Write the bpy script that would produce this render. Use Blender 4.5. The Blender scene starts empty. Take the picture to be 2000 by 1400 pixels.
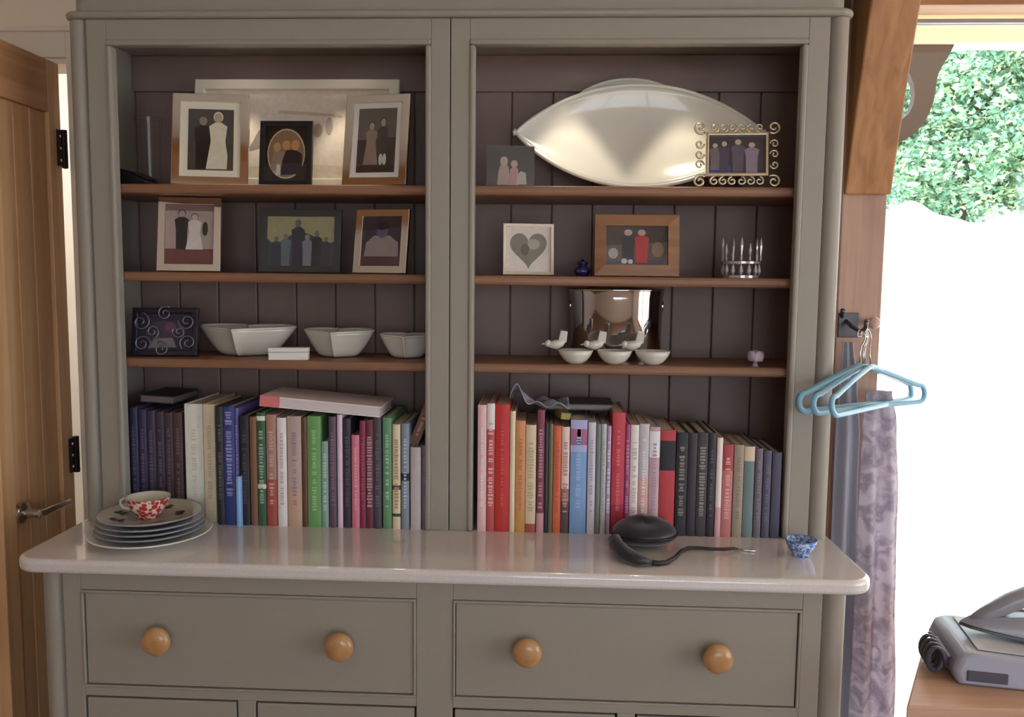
import bpy, bmesh, math, random
from mathutils import Vector, Matrix
random.seed(7)
S = bpy.context.scene
C = S.collection
PI = math.pi

# ------------------------------------------------------------------ camera
CP = Vector((.2255, -1.853, 1.4726))
YAW, PITCH, ROLL, FPX = .046, -.0949, .0107, 1633.56
cy_, sy_, cp_, sp_ = math.cos(YAW), math.sin(YAW), math.cos(PITCH), math.sin(PITCH)
FW = Vector((-sy_*cp_, cy_*cp_, sp_)); R0 = Vector((cy_, sy_, 0)); U0 = R0.cross(FW)
RT = R0*math.cos(ROLL) + U0*math.sin(ROLL); UP = -R0*math.sin(ROLL) + U0*math.cos(ROLL)
cam = bpy.data.cameras.new('camera'); cam.sensor_width = 36; cam.lens = FPX/2000*36
camo = bpy.data.objects.new('camera', cam); C.objects.link(camo)
M = Matrix((RT, UP, -FW)).transposed().to_4x4(); M.translation = CP
camo.matrix_world = M; cam.clip_start = .02
S.camera = camo
def ray(x, y): return FW + RT*((x-1000)/FPX) + UP*((700-y)/FPX)
def aty(x, y, Y): v = ray(x, y); return CP + v*((Y-CP.y)/v.y)
def atz(x, y, Z): v = ray(x, y); return CP + v*((Z-CP.z)/v.z)

# ------------------------------------------------------------------ world, sun, exposure
w = bpy.data.worlds.new('sky'); S.world = w; w.use_nodes = True
bg = w.node_tree.nodes['Background']; bg.inputs[0].default_value = (.75, .875, 1.0, 1); bg.inputs[1].default_value = 4.7
sun = bpy.data.lights.new('sun', 'SUN'); sun.energy = 11; sun.angle = .01; sun.color = (1, .97, .94)
suno = bpy.data.objects.new('sun', sun); C.objects.link(suno)
suno.rotation_euler = Vector((.72, .2, .72)).to_track_quat('Z', 'Y').to_euler(); suno.location = (6, 3, 8)
S.view_settings.view_transform = 'Standard'; S.view_settings.look = 'None'
S.view_settings.exposure = 0.08; S.view_settings.gamma = 1.0; S.view_settings.use_curve_mapping = False
def portal(name, loc, rot, sx, sy):
    l = bpy.data.lights.new(name, 'AREA'); l.shape = 'RECTANGLE'; l.size = sx; l.size_y = sy; l.cycles.is_portal = True
    o = bpy.data.objects.new(name, l); C.objects.link(o); o.location = loc; o.rotation_euler = rot
portal('daylight_portal_garden', (2.0, .32, 1.1), (-PI/2, 0, 0), 2.0, 2.1)
portal('daylight_portal_side', (2.92, -1.6, 1.25), (0, PI/2, 0), 1.9, 2.6)
portal('daylight_portal_rear', (1.1, -4.62, 1.35), (PI/2, 0, 0), 2.2, 1.7)

# ------------------------------------------------------------------ helpers
def s2l(c):
    return tuple(((v/255)/12.92 if v/255 <= .04045 else (((v/255)+.055)/1.055)**2.4) for v in c)
MC = {}
def mat(c, rough=.5, metal=0, k=1.0, spec=.5, noise=.06, nscale=30, bump=0, coat=0, trans=0, ior=1.45, sheen=0, alpha=1):
    key = (tuple(c), rough, metal, k, spec, noise, nscale, bump, coat, trans, ior, sheen, alpha)
    if key in MC: return MC[key]
    m = bpy.data.materials.new('mat_%d' % len(MC)); m.use_nodes = True
    nt = m.node_tree; b = nt.nodes['Principled BSDF']
    l = tuple(min(.9, v*k) for v in s2l(c))
    b.inputs['Roughness'].default_value = rough; b.inputs['Metallic'].default_value = metal
    b.inputs['Specular IOR Level'].default_value = spec; b.inputs['IOR'].default_value = ior
    b.inputs['Coat Weight'].default_value = coat; b.inputs['Transmission Weight'].default_value = trans
    b.inputs['Sheen Weight'].default_value = sheen; b.inputs['Alpha'].default_value = alpha
    if noise:
        tc = nt.nodes.new('ShaderNodeTexCoord'); n = nt.nodes.new('ShaderNodeTexNoise'); n.inputs['Scale'].default_value = nscale
        n.inputs['Detail'].default_value = 4
        r = nt.nodes.new('ShaderNodeMix'); r.data_type = 'RGBA'
        r.inputs[6].default_value = tuple(max(0, v*(1-noise)) for v in l)+(1,); r.inputs[7].default_value = tuple(min(1, v*(1+noise)) for v in l)+(1,)
        nt.links.new(tc.outputs['Object'], n.inputs['Vector']); nt.links.new(n.outputs['Fac'], r.inputs[0]); nt.links.new(r.outputs[2], b.inputs['Base Color'])
        if bump:
            bp = nt.nodes.new('ShaderNodeBump'); bp.inputs['Strength'].default_value = bump; bp.inputs['Distance'].default_value = .002
            nt.links.new(n.outputs['Fac'], bp.inputs['Height']); nt.links.new(bp.outputs['Normal'], b.inputs['Normal'])
    else: b.inputs['Base Color'].default_value = l+(1,)
    MC[key] = m; return m
def wood(c1, c2, axis='z', k=1.0, scale=1.0, rough=.45, coat=0):
    key = ('wood', tuple(c1), tuple(c2), axis, k, scale, rough)
    if key in MC: return MC[key]
    m = bpy.data.materials.new('wood_%d' % len(MC)); m.use_nodes = True; nt = m.node_tree; b = nt.nodes['Principled BSDF']
    tc = nt.nodes.new('ShaderNodeTexCoord'); mp = nt.nodes.new('ShaderNodeMapping'); n = nt.nodes.new('ShaderNodeTexNoise')
    sc = [38*scale]*3; sc['xyz'.index(axis)] = 1.6*scale
    mp.inputs['Scale'].default_value = sc; n.inputs['Scale'].default_value = 1; n.inputs['Detail'].default_value = 6; n.inputs['Distortion'].default_value = .6
    n2 = nt.nodes.new('ShaderNodeTexNoise'); n2.inputs['Scale'].default_value = 4; n2.inputs['Detail'].default_value = 2
    cr = nt.nodes.new('ShaderNodeValToRGB')
    a = tuple(min(.9, v*k) for v in s2l(c1)); d = tuple(min(.9, v*k) for v in s2l(c2))
    cr.color_ramp.elements[0].color = d+(1,); cr.color_ramp.elements[0].position = .3
    cr.color_ramp.elements[1].color = a+(1,); cr.color_ramp.elements[1].position = .65
    mx = nt.nodes.new('ShaderNodeMath'); mx.operation = 'MULTIPLY_ADD'; mx.inputs[1].default_value = .35; 
    nt.links.new(tc.outputs['Object'], mp.inputs['Vector']); nt.links.new(mp.outputs['Vector'], n.inputs['Vector']); nt.links.new(tc.outputs['Object'], n2.inputs['Vector'])
    sub = nt.nodes.new('ShaderNodeMath'); sub.operation = 'SUBTRACT'; sub.inputs[1].default_value = .5
    nt.links.new(n2.outputs['Fac'], sub.inputs[0]); nt.links.new(sub.outputs[0], mx.inputs[0]); nt.links.new(n.outputs['Fac'], mx.inputs[2])
    nt.links.new(mx.outputs[0], cr.inputs[0]); nt.links.new(cr.outputs[0], b.inputs['Base Color'])
    bp = nt.nodes.new('ShaderNodeBump'); bp.inputs['Strength'].default_value = .25; bp.inputs['Distance'].default_value = .001
    nt.links.new(n.outputs['Fac'], bp.inputs['Height']); nt.links.new(bp.outputs['Normal'], b.inputs['Normal'])
    b.inputs['Roughness'].default_value = rough; b.inputs['Coat Weight'].default_value = coat
    MC[key] = m; return m
def pattern(c1, c2, scale=40, kind='voronoi', k=1.0, rough=.5, thr=.5, width=.05, c3=None):
    key = ('pat', tuple(c1), tuple(c2), scale, kind, k, rough, thr, c3)
    if key in MC: return MC[key]
    m = bpy.data.materials.new('pattern_%d' % len(MC)); m.use_nodes = True; nt = m.node_tree; b = nt.nodes['Principled BSDF']
    tc = nt.nodes.new('ShaderNodeTexCoord')
    if kind == 'voronoi': n = nt.nodes.new('ShaderNodeTexVoronoi'); out = n.outputs['Distance']
    else: n = nt.nodes.new('ShaderNodeTexNoise'); n.inputs['Detail'].default_value = 3; n.inputs['Distortion'].default_value = 1.2; out = n.outputs['Fac']
    n.inputs['Scale'].default_value = scale
    cr = nt.nodes.new('ShaderNodeValToRGB')
    e = cr.color_ramp.elements
    e[0].position = thr-width; e[1].position = thr+width
    e[0].color = tuple(min(.9, v*k) for v in s2l(c1))+(1,); e[1].color = tuple(min(.9, v*k) for v in s2l(c2))+(1,)
    if c3:
        x = e.new(min(.99, thr+width+.12)); x.color = tuple(min(.9, v*k) for v in s2l(c3))+(1,)
    nt.links.new(tc.outputs['Object'], n.inputs['Vector']); nt.links.new(out, cr.inputs[0]); nt.links.new(cr.outputs[0], b.inputs['Base Color'])
    b.inputs['Roughness'].default_value = rough
    MC[key] = m; return m
def glassmat(tint=(1, 1, 1), gloss=.08, name='pane_glass'):
    key = ('glass', tint, gloss)
    if key in MC: return MC[key]
    m = bpy.data.materials.new(name); m.use_nodes = True; nt = m.node_tree
    for n in list(nt.nodes):
        if n.type == 'BSDF_PRINCIPLED': nt.nodes.remove(n)
    out = [n for n in nt.nodes if n.type == 'OUTPUT_MATERIAL'][0]
    t = nt.nodes.new('ShaderNodeBsdfTransparent'); t.inputs[0].default_value = tint+(1,)
    g = nt.nodes.new('ShaderNodeBsdfGlossy'); g.inputs['Roughness'].default_value = .02
    lw = nt.nodes.new('ShaderNodeLayerWeight'); lw.inputs[0].default_value = .5
    pw = nt.nodes.new('ShaderNodeMath'); pw.operation = 'POWER'; pw.inputs[1].default_value = 4; nt.links.new(lw.outputs['Facing'], pw.inputs[0])
    fr = nt.nodes.new('ShaderNodeMath'); fr.operation = 'MULTIPLY_ADD'; fr.inputs[1].default_value = .7; fr.inputs[2].default_value = gloss*.5; nt.links.new(pw.outputs[0], fr.inputs[0])
    mx = nt.nodes.new('ShaderNodeMixShader')
    nt.links.new(fr.outputs[0], mx.inputs[0]); nt.links.new(t.outputs[0], mx.inputs[1]); nt.links.new(g.outputs[0], mx.inputs[2]); nt.links.new(mx.outputs[0], out.inputs[0])
    MC[key] = m; return m
def emit(c, s):
    m = bpy.data.materials.new('lamp_lens'); m.use_nodes = True; b = m.node_tree.nodes['Principled BSDF']
    b.inputs['Base Color'].default_value = (.8, .8, .8, 1); b.inputs['Emission Color'].default_value = c+(1,); b.inputs['Emission Strength'].default_value = s
    return m

class MB:
    def __init__(s): s.v = []; s.f = []; s.mi = []
    def add(s, vs, fs, mi=0):
        o = len(s.v); s.v += [tuple(v) for v in vs]; s.f += [tuple(i+o for i in f) for f in fs]; s.mi += [mi]*len(fs); return s
    def box(s, x0, x1, y0, y1, z0, z1, mi=0):
        return s.add([(x0,y0,z0),(x1,y0,z0),(x1,y1,z0),(x0,y1,z0),(x0,y0,z1),(x1,y0,z1),(x1,y1,z1),(x0,y1,z1)],
                     [(0,3,2,1),(4,5,6,7),(0,1,5,4),(1,2,6,5),(2,3,7,6),(3,0,4,7)], mi)
    def prism(s, poly, a, b, axis='z', mi=0):
        n = len(poly)
        def P(p, t): return {'z': (p[0], p[1], t), 'y': (p[0], t, p[1]), 'x': (t, p[0], p[1])}[axis]
        vs = [P(p, a) for p in poly]+[P(p, b) for p in poly]
        fs = [tuple(range(n))[::-1], tuple(range(n, 2*n))]+[(i, (i+1) % n, n+(i+1) % n, n+i) for i in range(n)]
        return s.add(vs, fs, mi)
    def lathe(s, prof, seg=32, c=(0, 0, 0), axis='z', mi=0, cap=True):
        vs = []; n = len(prof)
        for i in range(seg):
            a = 2*PI*i/seg
            for r, h in prof:
                x, y = r*math.cos(a), r*math.sin(a)
                p = {'z': (x, y, h), 'y': (x, h, y), 'x': (h, x, y)}[axis]
                vs.append((p[0]+c[0], p[1]+c[1], p[2]+c[2]))
        fs = []
        for i in range(seg):
            j = (i+1) % seg
            for q in range(n-1): fs.append((i*n+q, j*n+q, j*n+q+1, i*n+q+1))
        if cap and prof[0][0] > 1e-5: fs.append(tuple(i*n for i in range(seg))[::-1])
        if cap and prof[-1][0] > 1e-5: fs.append(tuple(i*n+n-1 for i in range(seg)))
        return s.add(vs, fs, mi)
    def tube(s, path, r, seg=8, closed=False, mi=0):
        P = [Vector(p) for p in path]; n = len(P); rs = r if isinstance(r, (list, tuple)) else [r]*n
        vs = []; nrm = None
        for i in range(n):
            t = (P[(i+1) % n]-P[i-1]) if closed else (P[min(i+1, n-1)]-P[max(i-1, 0)])
            t.normalize()
            if nrm is None: nrm = t.orthogonal().normalized()
            nrm = (nrm - t*nrm.dot(t)).normalized(); b = t.cross(nrm)
            for k in range(seg):
                a = 2*PI*k/seg; vs.append(P[i]+(nrm*math.cos(a)+b*math.sin(a))*rs[i])
        fs = []
        for i in range(n if closed else n-1):
            j = (i+1) % n
            for k in range(seg): fs.append((i*seg+k, i*seg+(k+1) % seg, j*seg+(k+1) % seg, j*seg+k))
        if not closed: fs.append(tuple(range(seg))[::-1]); fs.append(tuple((n-1)*seg+k for k in range(seg)))
        return s.add(vs, fs, mi)
    def grid(s, fn, nu, nv, mi=0):
        vs = [fn(i/nu, j/nv) for i in range(nu+1) for j in range(nv+1)]
        fs = [(i*(nv+1)+j, (i+1)*(nv+1)+j, (i+1)*(nv+1)+j+1, i*(nv+1)+j+1) for i in range(nu) for j in range(nv)]
        return s.add(vs, fs, mi)
    def build(s, name, m, parent=None, world=False, bevel=0, seg=2, smooth=False, solid=0, sub=0, fix=True):
        off = Vector((0, 0, 0))
        if world:
            p = parent
            while p: off += p.location; p = p.parent
        me = bpy.data.meshes.new(name)
        me.from_pydata([tuple(Vector(v)-off) for v in s.v], [], s.f)
        for mm in (m if isinstance(m, (list, tuple)) else [m]): me.materials.append(mm)
        if any(s.mi):
            for p, i in zip(me.polygons, s.mi): p.material_index = i
        if fix:
            bm = bmesh.new(); bm.from_mesh(me); bmesh.ops.recalc_face_normals(bm, faces=bm.faces); bm.to_mesh(me); bm.free()
        if smooth:
            for p in me.polygons: p.use_smooth = True
        o = bpy.data.objects.new(name, me); C.objects.link(o); o.parent = parent
        if smooth and smooth != 'all':
            try: me.set_sharp_from_angle(angle=.7)
            except Exception: pass
        if solid: mo = o.modifiers.new('solidify', 'SOLIDIFY'); mo.thickness = solid; mo.offset = 0
        if bevel: mo = o.modifiers.new('bevel', 'BEVEL'); mo.width = bevel; mo.segments = seg; mo.limit_method = 'ANGLE'; mo.angle_limit = .6
        if sub: mo = o.modifiers.new('subdivision', 'SUBSURF'); mo.levels = sub; mo.render_levels = sub
        return o
def tag(o, label, cat, group=None):
    o['label'] = label; o['category'] = cat
    if group: o['group'] = group
    return o
def thing(name, label, cat, loc=(0, 0, 0), rot=(0, 0, 0), group=None):
    o = bpy.data.objects.new(name, None); o.empty_display_size = .05; C.objects.link(o); o.location = loc; o.rotation_euler = rot
    return tag(o, label, cat, group)
def struct(o): o['kind'] = 'structure'; return o
def rplan(x0, x1, y0, y1, r, n=8, back=False):
    """plan outline, rounded at the two corners on the low-y side (and the other two with back)"""
    p = []
    for i in range(n+1): a = PI+PI/2*i/n; p.append((x0+r+r*math.cos(a), y0+r+r*math.sin(a)))
    for i in range(n+1): a = 1.5*PI+PI/2*i/n; p.append((x1-r+r*math.cos(a), y0+r+r*math.sin(a)))
    if back:
        for i in range(n+1): a = PI/2*i/n; p.append((x1-r+r*math.cos(a), y1-r+r*math.sin(a)))
        for i in range(n+1): a = PI/2+PI/2*i/n; p.append((x0+r+r*math.cos(a), y1-r+r*math.sin(a)))
    else: p += [(x1, y1), (x0, y1)]
    return p

# ------------------------------------------------------------------ shared materials
PAINT = mat((158, 150, 139), .42, k=1.0, noise=.03, nscale=60, bump=.03)
BACK_SHADED = mat((136, 113, 106), .5, noise=.04, nscale=40, bump=.03)  # recess shade and warm shelf bounce put into this paint colour
OAK = wood((196, 142, 92), (160, 108, 64), 'z', k=.95)
OAKX = wood((196, 142, 92), (160, 108, 64), 'x', k=.95)
OAKY = wood((196, 142, 92), (160, 108, 64), 'y', k=.95)
DOORW = wood((228, 184, 138), (206, 158, 112), 'z', k=1.0, scale=.8)
DOORX = wood((206, 156, 112), (182, 130, 90), 'y', k=1.0, scale=.8)
SHELFW = wood((160, 116, 88), (130, 90, 66), 'x', k=.95)
KNOB = wood((206, 158, 108), (184, 134, 86), 'y', k=.95, rough=.3, coat=.4)
PLASTER = mat((244, 224, 204), .8, noise=.02, nscale=8, bump=.05)
WHITE = mat((232, 228, 222), .6, noise=.02)
CHROME = mat((236, 232, 228), .07, 1, noise=0)
SATIN = mat((200, 198, 196), .22, 1, noise=0)
CERAMIC = mat((226, 220, 208), .16, noise=.02, coat=.5)
PAGES = mat((222, 210, 190), .8, noise=.05, nscale=120)
BLACK = mat((28, 27, 30), .4, noise=.05)

# ------------------------------------------------------------------ room shell
WY = .292
b = MB(); b.box(-3.2, 3.0, -4.72, .4, -.12, 0)
struct(b.build('floor', wood((150, 110, 78), (120, 84, 58), 'y', scale=.4, rough=.35)))
b = MB(); b.box(-3.2, 3.0, -4.72, .4, 2.62, 2.74); struct(b.build('ceiling', WHITE))
b = MB()   # back wall with a doorway on the left and the garden opening on the right
DX0, DX1 = -1.56, -1.014
b.box(-3.2, DX0, WY, WY+.1, 0, 2.62); b.box(DX0, DX1, WY, WY+.1, 2.02, 2.62); b.box(DX1, 1.0, WY, WY+.1, 0, 2.62)
b.box(1.0, 3.0, WY, WY+.1, 2.3, 2.62)
struct(b.build('wall_back', PLASTER))
b = MB(); b.box(-3.3, -3.2, -4.72, .4, 0, 2.62); struct(b.build('wall_left', PLASTER))
b = MB(); b.box(2.9, 3.0, -4.62, -2.9, 0, 2.62); b.box(2.9, 3.0, -.3, .29, 0, 2.62); b.box(2.9, 3.0, -2.9, -.3, 0, .3); b.box(2.9, 3.0, -2.9, -.3, 2.2, 2.62)
struct(b.build('wall_right', PLASTER))
b = MB(); b.box(-3.2, .0, -4.72, -4.62, 0, 2.62); b.box(2.2, 3.0, -4.72, -4.62, 0, 2.62); b.box(.0, 2.2, -4.72, -4.62, 0, .5); b.box(.0, 2.2, -4.72, -4.62, 2.2, 2.62)
struct(b.build('wall_rear', PLASTER))
def window(name, x0, x1, y0, y1, z0, z1, along, n, trans=None):
    r = bpy.data.objects.new(name, None); C.objects.link(r); r.location = ((x0+x1)/2, (y0+y1)/2, z0); struct(r)
    t = .05
    b = MB()
    if along == 'x':
        b.box(x0, x1, y0, y1, z0, z0+t); b.box(x0, x1, y0, y1, z1-t, z1)
        for i in range(n+1):
            xm = x0+(x1-x0)*i/n; a = max(x0, xm-t/2); b.box(a, min(x1, a+t) if i < n else x1, y0, y1, z0+t, z1-t)
        b.build('window_frame', OAKX, r, True)
        for i in range(n):
            g = MB(); g.box(x0+(x1-x0)*i/n+.02, x0+(x1-x0)*(i+1)/n-.02, (y0+y1)/2-.003, (y0+y1)/2+.003, z0+.03, z1-.03); g.build('pane', glassmat(), r, True)
    else:
        b.box(x0, x1, y0, y1, z0, z0+t); b.box(x0, x1, y0, y1, z1-t, z1)
        for i in range(n+1):
            ym = y0+(y1-y0)*i/n; a = max(y0, ym-t/2); b.box(x0, x1, a, min(y1, a+t) if i < n else y1, z0+t, z1-t)
        b.build('window_frame', OAKY, r, True)
        for i in range(n):
            g = MB(); g.box((x0+x1)/2-.003, (x0+x1)/2+.003, y0+(y1-y0)*i/n+.02, y0+(y1-y0)*(i+1)/n-.02, z0+.03, z1-.03); g.build('pane', glassmat(), r, True)
    return r
window('window_2', 2.92, 2.98, -2.9, -.3, .3, 2.2, 'y', 3)
window('window_3', .0, 2.2, -4.70, -4.64, .5, 2.2, 'x', 3)
# garden doors to the right of the post: jamb hidden behind the post, slim grey transom high up
wr = bpy.data.objects.new('window_1', None); C.objects.link(wr); wr.location = (2.0, .24, 0); struct(wr)
b = MB(); b.box(1.0, 1.012, .21, .27, 0, 2.3); b.box(1.95, 2.0, .21, .27, 0, 2.3); b.box(2.85, 2.9, .21, .27, 0, 2.3); b.box(1.012, 2.85, .21, .27, 2.26, 2.3); b.box(1.012, 2.85, .21, .27, 0, .05)
b.build('window_frame', OAK, wr, True)
b = MB(); b.box(1.012, 2.85, .225, .255, 2.083, 2.092); b.build('transom_bar', mat((150, 146, 150), .4), wr, True)
for x0, x1 in ((1.012, 1.95), (2.0, 2.85)):
    g = MB(); g.box(x0, x1, .237, .243, .05, 2.083); g.build('pane', glassmat(), wr, True)
    g = MB(); g.box(x0, x1, .237, .243, 2.092, 2.26); g.build('pane', glassmat(), wr, True)
# ceiling beam that shows in the silver frames
b = MB(); b.box(-3.2, 2.9, -1.77, -1.5, 2.54, 2.62)
tag(b.build('ceiling_beam', OAKX, bevel=.01), 'heavy oak beam running across the white ceiling', 'beam')

# ------------------------------------------------------------------ hall beyond the doorway
b = MB(); b.box(-2.2, -.7, 1.5, 1.6, 0, 2.5); b.box(-2.3, -2.2, .4, 1.6, 0, 2.5); b.box(-.7, -.6, .4, 1.6, 0, 2.5); b.box(-2.2, -.7, .392, 1.6, 2.4, 2.5)
struct(b.build('wall_hall', WHITE))
b = MB(); b.box(-2.2, -.7, .4, 1.5, -.1, 0); struct(b.build('floor_hall', mat((170, 150, 130), .5)))
hl = thing('hall_fill_lamp', 'round white lamp added unseen in the hall to brighten the door gap', 'lamp', (-1.4, .95, 2.4))  # added lamp, itself unseen, brightens the hall behind the door gap
b = MB(); b.lathe([(0, 0), (.13, 0), (.13, -.03), (.12, -.04)], 24); b.build('fill_lamp_base', WHITE, hl)
b = MB(); b.lathe([(.12, -.03), (.115, -.07), (.08, -.1), (0, -.11)], 24); b.build('fill_lamp_shade', emit((1, .95, .88), 60), hl, smooth=True)

# ------------------------------------------------------------------ oak cupboard door on the left and its white trim
LX = -1.026
b = MB(); b.box(DX1, DX1+.075, .275, WY, 0, 2.095); b.box(DX0-.07, DX0, .275, WY, 0, 2.095); b.box(DX0, DX1, .275, WY, 2.02, 2.095)
b.box(DX0-.07, DX1+.075, .268, .275, 2.083, 2.095); b.box(DX0, DX1, .28, .39, 2.005, 2.02)
struct(b.build('trim_1', mat((232, 220, 206), .5, noise=.02), bevel=.003))
dr = bpy.data.objects.new('door_1', None); C.objects.link(dr); dr.location = (LX, .262, 0); struct(dr)
D0, D1 = -.03, .262; T = .036
for nm, y0, y1 in (('stile', D1-.05, D1), ('stile', D0, D0+.05)):
    b = MB(); b.box(LX-T, LX, y0, y1, .01, 2.0); b.build(nm, DOORX if 0 else DOORW, dr, True, bevel=.002)
for z0, z1 in ((1.872, 2.0), (.88, 1.0), (.01, .2)):
    if z0 == .88: continue
    b = MB(); b.box(LX-T, LX, D0+.05, D1-.05, z0, z1); b.build('rail', DOORX, dr, True, bevel=.002)
nb = 3
for i in range(nb):
    y0 = D0+.05+(D1-D0-.1)*i/nb; y1 = D0+.05+(D1-D0-.1)*(i+1)/nb
    b = MB(); b.box(LX-T+.008, LX-.01, y0+.001, y1-.001, .2, 1.872); b.build('plank', DOORW, dr, True, bevel=.003)
for zc in (1.79, 1.0, .25):
    h = MB(); h.lathe([(.0, -.05), (.0075, -.048), (.0075, .048), (0, .05)], 12, (LX+.004, .2685, zc)); h.box(LX-.03, LX+.001, .2625, .2645, zc-.045, zc+.045)
    h.box(LX+.001, LX+.004, .24, .268, zc-.045, zc+.045)
    ho = h.build('hinge', mat((52, 44, 42), .35, .8), dr, True)
    sc = MB()
    for dz in (-.03, 0, .03): sc.lathe([(0, 0), (.004, 0), (.0035, .001), (0, .0012)], 8, (LX+.004, .252, zc+dz), 'x')
    sc.build('screw', CHROME, ho, True)
hz, hy = .905, .04
h = MB(); h.lathe([(0, 0), (.026, 0), (.026, .006), (.022, .009), (.011, .011), (.011, .045), (0, .047)], 24, (LX, hy, hz), 'x')
hd = h.build('handle', SATIN, dr, True, smooth=True)
h = MB(); h.tube([(LX+.045, hy-.004, hz), (LX+.05, hy+.02, hz+.001), (LX+.05, hy+.08, hz), (LX+.046, hy+.12, hz-.004), (LX+.04, hy+.128, hz-.005)], [.009, .0095, .0085, .0075, .005], 10)
h.build('lever', SATIN, hd, True, smooth=True)

# ------------------------------------------------------------------ dresser: two display cabinets
ZC = .90; TS = {1: 1.679, 2: 1.480, 3: 1.281}
XO, XI = .7495, .0543
def xr(s, a, b): return (a, b) if s > 0 else (-b, -a)
def display_cabinet(s, label):
    r = thing('display_cabinet', label, 'cabinet', (s*.425, .14, ZC))
    def P(name, a, b_, y0, y1, z0, z1, m=PAINT, bev=.0015, par=r):
        q = MB(); x0, x1 = xr(s, a, b_); q.box(x0, x1, y0, y1, z0, z1); return q.build(name, m, par, True, bevel=bev)
    P('stile', .762, .806, 0, .022, ZC, 2.03); P('stile', .001, .042, 0, .022, ZC, 2.03)
    P('top_rail', .042, .762, .0, .022, 1.986, 2.03)
    for a, b_, z0, z1 in ((XO, .7625, ZC, 1.974), (.0418, XI, ZC, 1.974), (.0418, .7625, 1.974, 1.9865)):
        P('bead_moulding', a, b_, -.004, .024, z0, z1, bev=.0045)
    q = MB(); q.lathe([(0, ZC), (.0215, ZC), (.0215, 2.03), (0, 2.03)], 32, (s*.8295, .0215, 0)); q.build('corner_column', PAINT, r, True, smooth=True)
    P('side_panel', .832, .85, .04, .285, ZC, 2.03); P('side_panel', .001, .019, .022, .262, ZC, 2.0175)
    P('top_panel', .019, .832, .022, .285, 2.018, 2.0295)
    q = MB()
    P('back_sheet', .001, .832, .273, .285, ZC, 2.0175, BACK_SHADED)
    n = 8; wd = (.831-.02)/n
    for i in range(n):
        P('back_board', .02+i*wd+.0012, .02+(i+1)*wd-.0012, .262, .2725, ZC, 2.017, BACK_SHADED, bev=.003)
    P('back_rail', .02, .831, .25, .2615, 1.93, 2.017, BACK_SHADED)
    for k in (1, 2, 3):
        sh = P('shelf', .0195, .8315, .03, .2612, TS[k]-.022, TS[k], SHELFW, bev=.007)
    for dx in (-.13, .13):
        X = s*.4+dx
        q = MB(); q.lathe([(.022, 2.018), (.032, 2.018), (.032, 2.011), (.026, 2.008), (.022, 2.010)], 24, (X, .12, 0), cap=False)
        dl = q.build('downlight', SATIN, r, True, smooth=True)
        q = MB(); q.lathe([(0, 2.012), (.022, 2.012), (.022, 2.0155), (0, 2.0155)], 24, (X, .12, 0)); q.build('lens', emit((1, .95, .8), 6), dl, True)
        l = bpy.data.lights.new('downlight_beam', 'SPOT'); l.energy = 3.0; l.color = (1, .91, .72); l.spot_size = math.radians(54); l.spot_blend = .45; l.shadow_soft_size = .018
        lo = bpy.data.objects.new('downlight_beam', l); C.objects.link(lo); lo.location = (X, .12, 2.0)
    return r
display_cabinet(-1, 'sage grey open display cabinet next to the oak door, holding large cream picture')
display_cabinet(1, 'sage grey open display cabinet next to the oak post, holding eye-shaped platter')
r = thing('cornice', 'sage grey cornice with bead moulding across the top of both cabinets', 'cornice', (0, .14, 2.03))
b = MB(); b.prism(rplan(-.858, .858, -.012, .29, .035), 2.0305, 2.0465); b.build('bead_moulding', PAINT, r, True, bevel=.0075, seg=4)
b = MB(); b.prism(rplan(-.842, .842, .006, .289, .03), 2.047, 2.17); b.build('frieze', PAINT, r, True)
b = MB(); b.prism(rplan(-.875, .875, -.03, .289, .04), 2.17, 2.2); b.build('crown', PAINT, r, True, bevel=.008, seg=3)
# worktop
wt = bpy.data.materials.new('quartz'); wt.use_nodes = True; nt = wt.node_tree; pb = nt.nodes['Principled BSDF']
tc = nt.nodes.new('ShaderNodeTexCoord'); n1 = nt.nodes.new('ShaderNodeTexNoise'); n1.inputs['Scale'].default_value = 220; n1.inputs['Detail'].default_value = 3
cr = nt.nodes.new('ShaderNodeValToRGB'); cr.color_ramp.elements[0].position = .35; cr.color_ramp.elements[1].position = .6
cr.color_ramp.elements[0].color = (.72, .66, .645, 1); cr.color_ramp.elements[1].color = (.77, .71, .69, 1)
nt.links.new(tc.outputs['Object'], n1.inputs['Vector']); nt.links.new(n1.outputs['Fac'], cr.inputs[0]); nt.links.new(cr.outputs[0], pb.inputs['Base Color'])
pb.inputs['Roughness'].default_value = .2; pb.inputs['Coat Weight'].default_value = .7; pb.inputs['Coat Roughness'].default_value = .04; pb.inputs['Coat IOR'].default_value = 1.6
b = MB(); b.prism(rplan(-.862, .862, -.264, .288, .055, 10), .871, ZC)
tag(b.build('worktop', wt, bevel=.009, seg=4, smooth=True), 'glossy pale stone worktop with rounded corners between drawers and shelves', 'worktop')
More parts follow.
